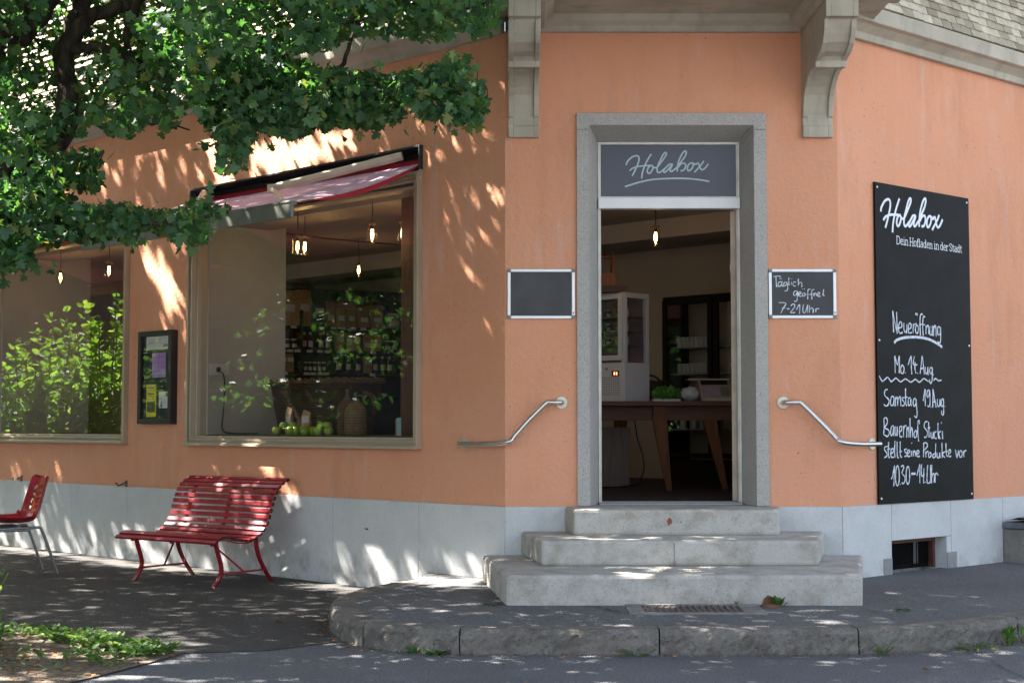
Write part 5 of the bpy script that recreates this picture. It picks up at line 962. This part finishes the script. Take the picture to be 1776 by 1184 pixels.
for k in range(210):
    if k % 2 and k < 80: q = np.array(bp_(RNG.uniform(-1.1, 0), RNG.uniform(0, .72), RNG.uniform(.35, .75)))
    else: q = np.array((RNG.uniform(-.3, 2.0) if k < 150 else RNG.uniform(-.25, .4), RNG.uniform(-1.3, -.1), RNG.uniform(.3, .5)))
    for _ in range(12):
        P = (q + SN * RNG.uniform(2.5, 12))[None]
        if in_crown(P)[0] and hidden(P)[0] and free(P)[0]:
            a = twig_leaves(P[0], 14, .17, .10, .4, RNG); kk = hidden(a[0], 12); a = [v[kk] for v in a]; CL.append((P[0], a)); break
print('twig clusters', len(CL), 'mean depth ground', ODG.mean(), 'wall', ODW.mean())
PT2 = [[], [], [], []]; PT3 = [[], [], [], []]
for c, a in CL:
    tgtl = PT if c[0] > -5.6 else (PT2 if c[1] > -1.3 else PT3)
    for L__, v in zip(tgtl, a): L__.append(v)
for (cx, cy, cz), (ax, ay, az), nn, L3 in (((-9.6, 3.6, 4.3), (2.2, 3.4, 1.9), 150, PT2), ((-11.5, 1.0, 4.8), (2.0, 3.5, 2.0), 110, PT2), ((-9.8, 2.6, 2.6), (1.9, 1.9, 1.5), 95, PT2)):
    for _ in range(nn):
        c = np.array((cx, cy, cz)) + unit(RNG.normal(size=3)) * RNG.random() ** .4 * np.array((ax, ay, az))
        if not hidden(c[None])[0] or not free(c[None])[0]: continue
        a = twig_leaves(c, 16, .24, .10, .4, RNG); k = hidden(a[0], 12) & ~lit_block(a[0])
        for L__, v in zip(L3, a): L__.append(v[k])
cat_ = lambda L__: [np.concatenate(v) for v in L__]
leaf_mesh('crown', *cat_(PT), LEAF, TR)
def limb(mb, pts, r0, r1, k=9):
    P = smooth_path(pts, 5); n = len(P); mb.tube([p + Vector((random.gauss(0, .006), random.gauss(0, .006), random.gauss(0, .006))) for p in P], [r0 + (r1 - r0) * i / (n - 1) for i in range(n)], k)
A = lambda x, y, D: at(x, y, D)
b = MB(); b.tube(smooth_path([(-3.12, -2.5, -.05), (-3.1, -2.48, .25), (-3.06, -2.45, 1.1), (-3.02, -2.42, 1.9), (-2.98, -2.36, 2.45)], 5), [.25, .21, .2, .19, .18, .175] + [.17 - .002 * i for i in range(15)], 14); b.build('trunk', BARK, TR, smooth=True)
limbs = [([(-3.02, -2.42, 1.9), A(-60, 340, 7.7), A(45, 282, 7.7), A(100, 245, 7.8), A(116, 190, 7.9), A(112, 95, 8.0), A(132, 42, 8.1), A(150, -20, 8.2), A(190, -220, 8.5), A(240, -420, 8.7)], .075, .04), ([A(112, 90, 8.0), A(150, 32, 8.0), A(195, 16, 8.05), A(240, -2, 8.1), A(340, -60, 8.1), A(480, -160, 8.0)], .045, .025), ([A(240, -2, 8.1), A(226, 40, 8.05), A(221, 80, 8)], .03, .02),
         ([(-2.98, -2.36, 2.4), A(-20, 90, 7.6), A(36, 28, 7.6), A(78, -4, 7.7), A(150, -90, 7.8)], .075, .05), ([A(20, 80, 7.8), A(56, 54, 7.9), A(92, 2, 8), A(130, -80, 8.1)], .04, .03), ([A(112, 85, 8), A(135, 86, 8), A(180, 84, 8), A(250, 120, 7.9), A(320, 152, 7.7), A(405, 154, 7.5), A(470, 155, 7.4), A(545, 155, 7.3), A(620, 140, 7.2), A(700, 145, 7.1), A(775, 150, 7.05), A(822, 165, 7)], .032, .005),
         ([A(470, 155, 7.4), A(500, 90, 7.4), A(560, 58, 7.4), A(605, 38, 7.4), A(700, 10, 7.3), A(800, 10, 7.3), A(850, 35, 7.2)], .016, .004), ([A(592, 122, 7.3), A(606, 75, 7.4), A(626, 22, 7.5), A(640, -60, 7.6)], .012, .008), ([A(330, -60, 8.1), A(420, -10, 7.8), A(520, 10, 7.6), A(620, 0, 7.4), A(720, -20, 7.3)], .03, .008),
         ([A(-60, 345, 7.6), A(20, 352, 7.5), A(70, 372, 7.4), A(140, 385, 7.4), A(230, 385, 7.3), A(310, 388, 7.25), A(372, 372, 7.2), A(405, 362, 7.2)], .03, .004), ([A(45, 310, 7.6), A(80, 318, 7.6), A(125, 290, 7.6), A(165, 275, 7.5)], .014, .004), ([A(405, 154, 7.5), A(402, 200, 7.4), A(412, 262, 7.4), A(390, 298, 7.3)], .008, .003), ([A(205, 180, 7.7), A(225, 205, 7.6), A(270, 215, 7.5), A(330, 225, 7.4)], .012, .004),
         ([(-2.98, -2.36, 2.4), (-3.1, -2.2, 4), (-2.9, -1.8, 5.8), (-2.6, -1.5, 7.6)], .13, .04), ([(-3.05, -2.2, 3.6), (-1.8, -2.6, 4.8), (-.4, -2.8, 5.8), (1, -2.4, 6.4)], .08, .02), ([(-3.1, -2.1, 3.9), (-4.4, -3.2, 5), (-5.4, -3.8, 6)], .08, .02), ([(-3.0, -2, 4.4), (-3.6, -.4, 5.6), (-4, .8, 6.6)], .08, .02)]
for i, (pts, r0, r1) in enumerate(limbs):
    b = MB(); limb(b, pts, r0, r1, 10); b.build('branch', BARK, TR, smooth=True)
# fine twigs from leaf sprays towards the nearest limb
lp = [p for pts, *_ in limbs for p in smooth_path(pts, 5)]; lpa = np.array([tuple(p) for p in lp]); b = MB()
for c in tips[::2]:
    d = ((lpa - c) ** 2).sum(1); j = int(d.argmin())
    if d[j] > .035: continue
    e = lpa[j]; mid = (c + e) / 2 + RNG.normal(size=3) * .04 + np.array([0, 0, .03]); b.tube(smooth_path([e, mid, c], 3), .0035, 4)
kind(b.build('twigs', BARK, TR), 'stuff')
for nm, lb, loc, pt in (('broadleaf_tree', 'leafy garden tree beyond the left edge, mirrored in the leftmost window', (-9.2, 2.4, 0), PT2), ('broadleaf_tree', 'leafy street tree beyond the left edge, nearer the street than the garden tree', (-8.4, -4.6, 0), PT3)):
    t = thing(nm, lb, 'tree', loc, 0); leaf_mesh('crown', *cat_(pt), LEAF, t, fold=.0)
    b = MB(); x, y, _ = loc; b.tube(smooth_path([(x, y, -.05), (x + .05, y, 1.2), (x - .02, y + .05, 2.6), (x + .1, y, 4.5), (x, y, 6.5)], 4), [.24, .21, .2, .19, .18, .17, .16, .15, .14, .13, .12, .11, .1, .09, .08, .07, .05], 12); b.build('trunk', BARK, t, smooth=True)
    for a in range(6): b = MB(); limb(b, [(x, y, 2.6 + a * .4), (x + 1.2 * cos(a * 1.1), y + 1.2 * sin(a * 1.1), 4 + a * .4), (x + 2.6 * cos(a * 1.1 + .2), y + 2.6 * sin(a * 1.1 + .2), 5 + a * .5)], .08, .015, 7); b.build('branch', BARK, t, smooth=True)
# garden shrubs left of the frame, seen mirrored in the windows
OVAL = np.array([(0, 0), (.2, .22), (.27, .48), (.16, .8), (0, 1), (-.16, .8), (-.27, .48), (-.2, .22)], float)
for i, (x, y, h, rad, lb) in enumerate(((-8.4, 5.6, 2.3, .8, 'bright green garden shrub nearest the left facade'), (-9.4, 5.0, 2.7, .9, 'tall bright garden shrub second from the left facade'), (-11.2, 5.4, 3.4, 1.2, 'large dark backed shrub behind the tall bright shrub'), (-7.4, 7.0, 2.1, .7, 'narrow garden shrub close to the wall'))):
    t = thing('garden_shrub', lb + ', mirrored in the panes', 'shrub', (x, y, 0), 0, 'garden shrubs mirrored in the window'); P_, D_, N_, S_ = [], [], [], []; b = MB()
    for s in range(64):
        a = RNG.uniform(0, 2 * pi); q = sqrt(RNG.random()) * rad; hh = h * RNG.uniform(.55, 1.05) * (1 - .35 * (q / rad) ** 2); bx, by = x + q * cos(a), y + q * sin(a); x0, y0 = x + .25 * q * cos(a), y + .25 * q * sin(a)
        b.tube([(x0, y0, 0), ((x0 + bx) / 2, (y0 + by) / 2, hh * .5), (bx, by, hh)], .008, 4); m = 70; tt = RNG.uniform(.12, 1.03, m)
        c = np.c_[x0 + (bx - x0) * tt, y0 + (by - y0) * tt, hh * tt] + RNG.normal(size=(m, 3)) * .02; an = RNG.uniform(0, 2 * pi, m); d = np.c_[np.cos(an), np.sin(an), RNG.uniform(.1, .9, m)]
        P_.append(c); D_.append(d); N_.append(unit(np.c_[-np.cos(an) * .5, -np.sin(an) * .5, np.ones(m) * .5] + RNG.normal(size=(m, 3)) * .7)); S_.append(RNG.uniform(.08, .17, m))
    leaf_mesh('foliage', np.concatenate(P_), np.concatenate(D_), np.concatenate(N_), np.concatenate(S_), SHRUB, t, OVAL, .15); b.build('stems', BARK, t)
# small plants
def plant(label, c, n, hgt, spread, size, seed, cat='weed', name='weed_plant', grp=None, m=WEED, shape=OVAL):
    r = np.random.default_rng(seed); an = r.uniform(0, 2 * pi, n); d = np.c_[np.cos(an) * spread, np.sin(an) * spread, r.uniform(.3, 1, n) * hgt]; t = thing(name, label, cat, tuple(c), 0, grp)
    P = np.array(c) + np.c_[np.cos(an), np.sin(an), np.zeros(n)] * (r.random((n, 1)) ** .6) * spread * .8 + np.c_[np.zeros((n, 2)), r.random(n) ** 1.4 * hgt * .6]
    leaf_mesh('leaves', P, d, unit(np.c_[-np.cos(an), -np.sin(an), np.ones(n) * 1.2] + r.normal(size=(n, 3)) * .3), size * r.uniform(.5, 1.25, n), m, t, shape, .15); b = MB()
    for k in range(5): b.tube([(c[0], c[1], c[2] - .01), tuple(np.array(c) + np.array([r.normal() * spread * .4, r.normal() * spread * .4, hgt * .5]))], .002, 4)
    b.build('stems', m, t); return t
BLADE = np.array([(0, 0), (.06, .3), (.05, .7), (0, 1), (-.05, .7), (-.06, .3)], float)
plant('small dandelion like weed beside the rusty drain flap', (1.545, -1.40, .155), 20, .05, .03, .05, 1)
plant('tiny single leafed weed at the foot of the lowest step', (1.30, -1.375, .155), 4, .03, .01, .03, 2)
plant('mossy weed clump at the left front corner of the lowest step', (-.10, -1.30, .145), 50, .02, .10, .035, 3)
plant('small weed tuft at the kerb foot below the left bend', (-.52, -2.17, .0), 14, .03, .02, .04, 4)
plant('wide weed tuft at the kerb foot right of the left bend', (-.40, -2.21, .0), 34, .03, .045, .045, 5)
plant('thin grass tuft at the kerb foot under the scraper grate', (.64, -2.25, .0), 40, .04, .08, .06, 6, m=WEED, shape=BLADE)
plant('small grass tuft at the kerb joint right of the steps', (1.93, -2.23, .0), 26, .05, .03, .06, 7, shape=BLADE)
plant('long grass strip at the kerb foot near the right edge', (2.46, -2.04, .0), 90, .05, .12, .06, 8, shape=BLADE)
plant('upright weed standing against the kerb at the right edge', (2.70, -1.89, .0), 26, .13, .03, .05, 9)
plant('second upright weed against the kerb at the right edge', (2.82, -1.79, .0), 20, .08, .05, .05, 10)
plant('flat moss tuft in the pavement crack right of the steps', (2.22, -1.55, .15), 26, .015, .06, .03, 11)
plant('leafy garden plant poking in at the left edge before the chair', (-2.86, -2.02, .01), 110, .75, .15, .085, 12, 'plant', 'garden_plant')
plant('light green leafy plant at the lower left corner', (-2.74, -2.35, .01), 130, .26, .12, .07, 13, 'plant', 'garden_plant')
# ground cover and litter on the bed
def bedpts(n, poly, r):
    xs = [p[0] for p in poly]; ys = [p[1] for p in poly]; o = np.zeros((0, 2))
    while len(o) < n:
        q = np.c_[r.uniform(min(xs), max(xs), n), r.uniform(min(ys), max(ys), n)]; o = np.concatenate([o, q[inpoly(q[:, 0], q[:, 1], poly)]])
    return o[:n]
r = np.random.default_rng(21); gp = []
for poly, n in (([(-2.62, -1.44), (-2.40, -1.56), (-2.12, -1.85), (-2.26, -2.0), (-2.5, -1.86), (-2.65, -1.7)], 640), ([(-2.3, -1.72), (-1.74, -2.17), (-1.80, -2.34), (-1.98, -2.36), (-2.2, -2.1)], 640), ([(-3.4, -1.22), (-2.9, -1.32), (-2.6, -1.46), (-2.7, -1.65), (-3.2, -1.5)], 330), ([(-2.3, -2.05), (-1.85, -2.35), (-1.92, -2.75), (-2.25, -2.5)], 160), ([(-3.2, -1.6), (-2.3, -2), (-2.1, -2.9), (-2.9, -3.1)], 150)):
    gp.append(bedpts(n, poly, r))
gp = np.concatenate(gp); n = len(gp); an = r.uniform(0, 2 * pi, n)
o = leaf_mesh('grass', np.c_[gp, .012 + r.random(n) * .035], np.c_[np.cos(an), np.sin(an), r.uniform(.05, .8, n)], unit(np.c_[r.normal(size=(n, 2)) * .4, np.ones(n)]), r.uniform(.02, .055, n), WEED, None, OVAL, .15); kind(o, 'stuff'); o['label'] = 'low green weeds on the bare bed at the lower left'
q = bedpts(900, bed, r); n = len(q); an = r.uniform(0, 2 * pi, n)
o = leaf_mesh('leaf_litter', np.c_[q, .010 + r.random(n) * .008], np.c_[np.cos(an), np.sin(an), r.normal(size=n) * .15], unit(np.c_[r.normal(size=(n, 2)) * .25, np.ones(n)]), r.uniform(.012, .05, n), DRY, None, OVAL, .2); kind(o, 'stuff'); o['label'] = 'dry leaf litter and chips on the bare bed'
for i, (x, y, lb, s) in enumerate(((477, 1078, 'curled dry leaf on the asphalt left of the kerb', .06), (1614, 1163, 'single brown leaf on the road at the lower right', .055), (1700, 1128, 'orange leaf in the grass at the right kerb', .045), (1720, 1127, 'brown leaf beside the orange leaf at the right kerb', .04), (880, 1155, 'thin dark twig like leaf on the road below the kerb', .05), (585, 1110, 'dry leaf lying at the left foot of the kerb', .045))):
    r_ = cray(x, y); P = CAM + r_ * ((.012 - CAM.z) / r_.z); o = leaf_mesh('fallen_leaf', [tuple(P)], [(cos(i * 2.1), sin(i * 2.1), .15)], [(.2, .1, 1)], [s], DRY, None, OVAL, .5); tag(o, lb, 'leaf', 'fallen leaves on the asphalt')

# cracks in the pavement and grit in the gutter
def crack(pts, z, w):
    P = smooth_path([tuple(CAM + cray(x, y) * ((z - CAM.z) / cray(x, y).z)) for x, y in pts], 6); b = MB(); vs = []; rr_ = random.Random(len(pts))
    for i, p in enumerate(P):
        t = (P[min(i + 1, len(P) - 1)] - P[max(i - 1, 0)]).normalized(); n = Vector((-t.y, t.x, 0)) * w * rr_.uniform(.4, 1.2); o_ = n.normalized() * rr_.gauss(0, w * .5); vs += [p + o_ + n, p + o_ - n]
    b.add(vs, [(2 * i, 2 * i + 1, 2 * i + 3, 2 * i + 2) for i in range(len(P) - 1)]); kind(b.build('pavement_crack', MOSS), 'structure')
crack([(1494, 1052), (1530, 1062), (1580, 1074), (1650, 1086)], .1575, .006); crack([(880, 1056), (800, 1066), (740, 1080), (690, 1088)], .1565, .005); crack([(1010, 1050), (1040, 1052), (1075, 1060)], .1585, .010)
crack([(1720, 1145), (1745, 1160), (1776, 1172), (1830, 1200)], .006, .004)
r = np.random.default_rng(33); kp = np.array([tuple(p) for p in KO]); m = 520; ti = r.integers(6, 90, m); fr_ = r.random(m)[:, None]; base = kp[ti] * (1 - fr_) + kp[np.minimum(ti + 1, len(kp) - 1)] * fr_; tn = kp[np.minimum(ti + 1, len(kp) - 1)] - kp[ti]; nn = np.c_[tn[:, 1], -tn[:, 0]]; nn /= np.linalg.norm(nn, axis=1, keepdims=True)
base[:, :2] += nn * (r.random((m, 1)) ** 2.2 * .14 + .012); base[:, 2] = .007; an = r.uniform(0, 2 * pi, m)
o = leaf_mesh('gutter_grit', base, np.c_[np.cos(an), np.sin(an), r.normal(size=m) * .2], unit(np.c_[r.normal(size=(m, 2)) * .3, np.ones(m)]), r.uniform(.006, .03, m), DRY, None, OVAL, .2); kind(o, 'stuff'); o['label'] = 'grit and leaf crumbs along the foot of the kerb'

m = 420; q = np.c_[r.uniform(-4.5, 4.0, m), r.uniform(-4.4, 2.6, m)]; q3 = np.c_[q, np.full(m, .008)]; k = free(q3); inpav = inpoly(q[:, 0], q[:, 1], [(p.x, p.y) for p in KO] + [(14, 12), (0, 6)]); q3 = q3[k & ~inpav]; m = len(q3); an = r.uniform(0, 2 * pi, m)
o = leaf_mesh('asphalt_litter', q3, np.c_[np.cos(an), np.sin(an), r.normal(size=m) * .15], unit(np.c_[r.normal(size=(m, 2)) * .25, np.ones(m)]), r.uniform(.006, .028, m), DRY, None, OVAL, .25); kind(o, 'stuff'); o['label'] = 'small bark and leaf crumbs scattered over the asphalt'
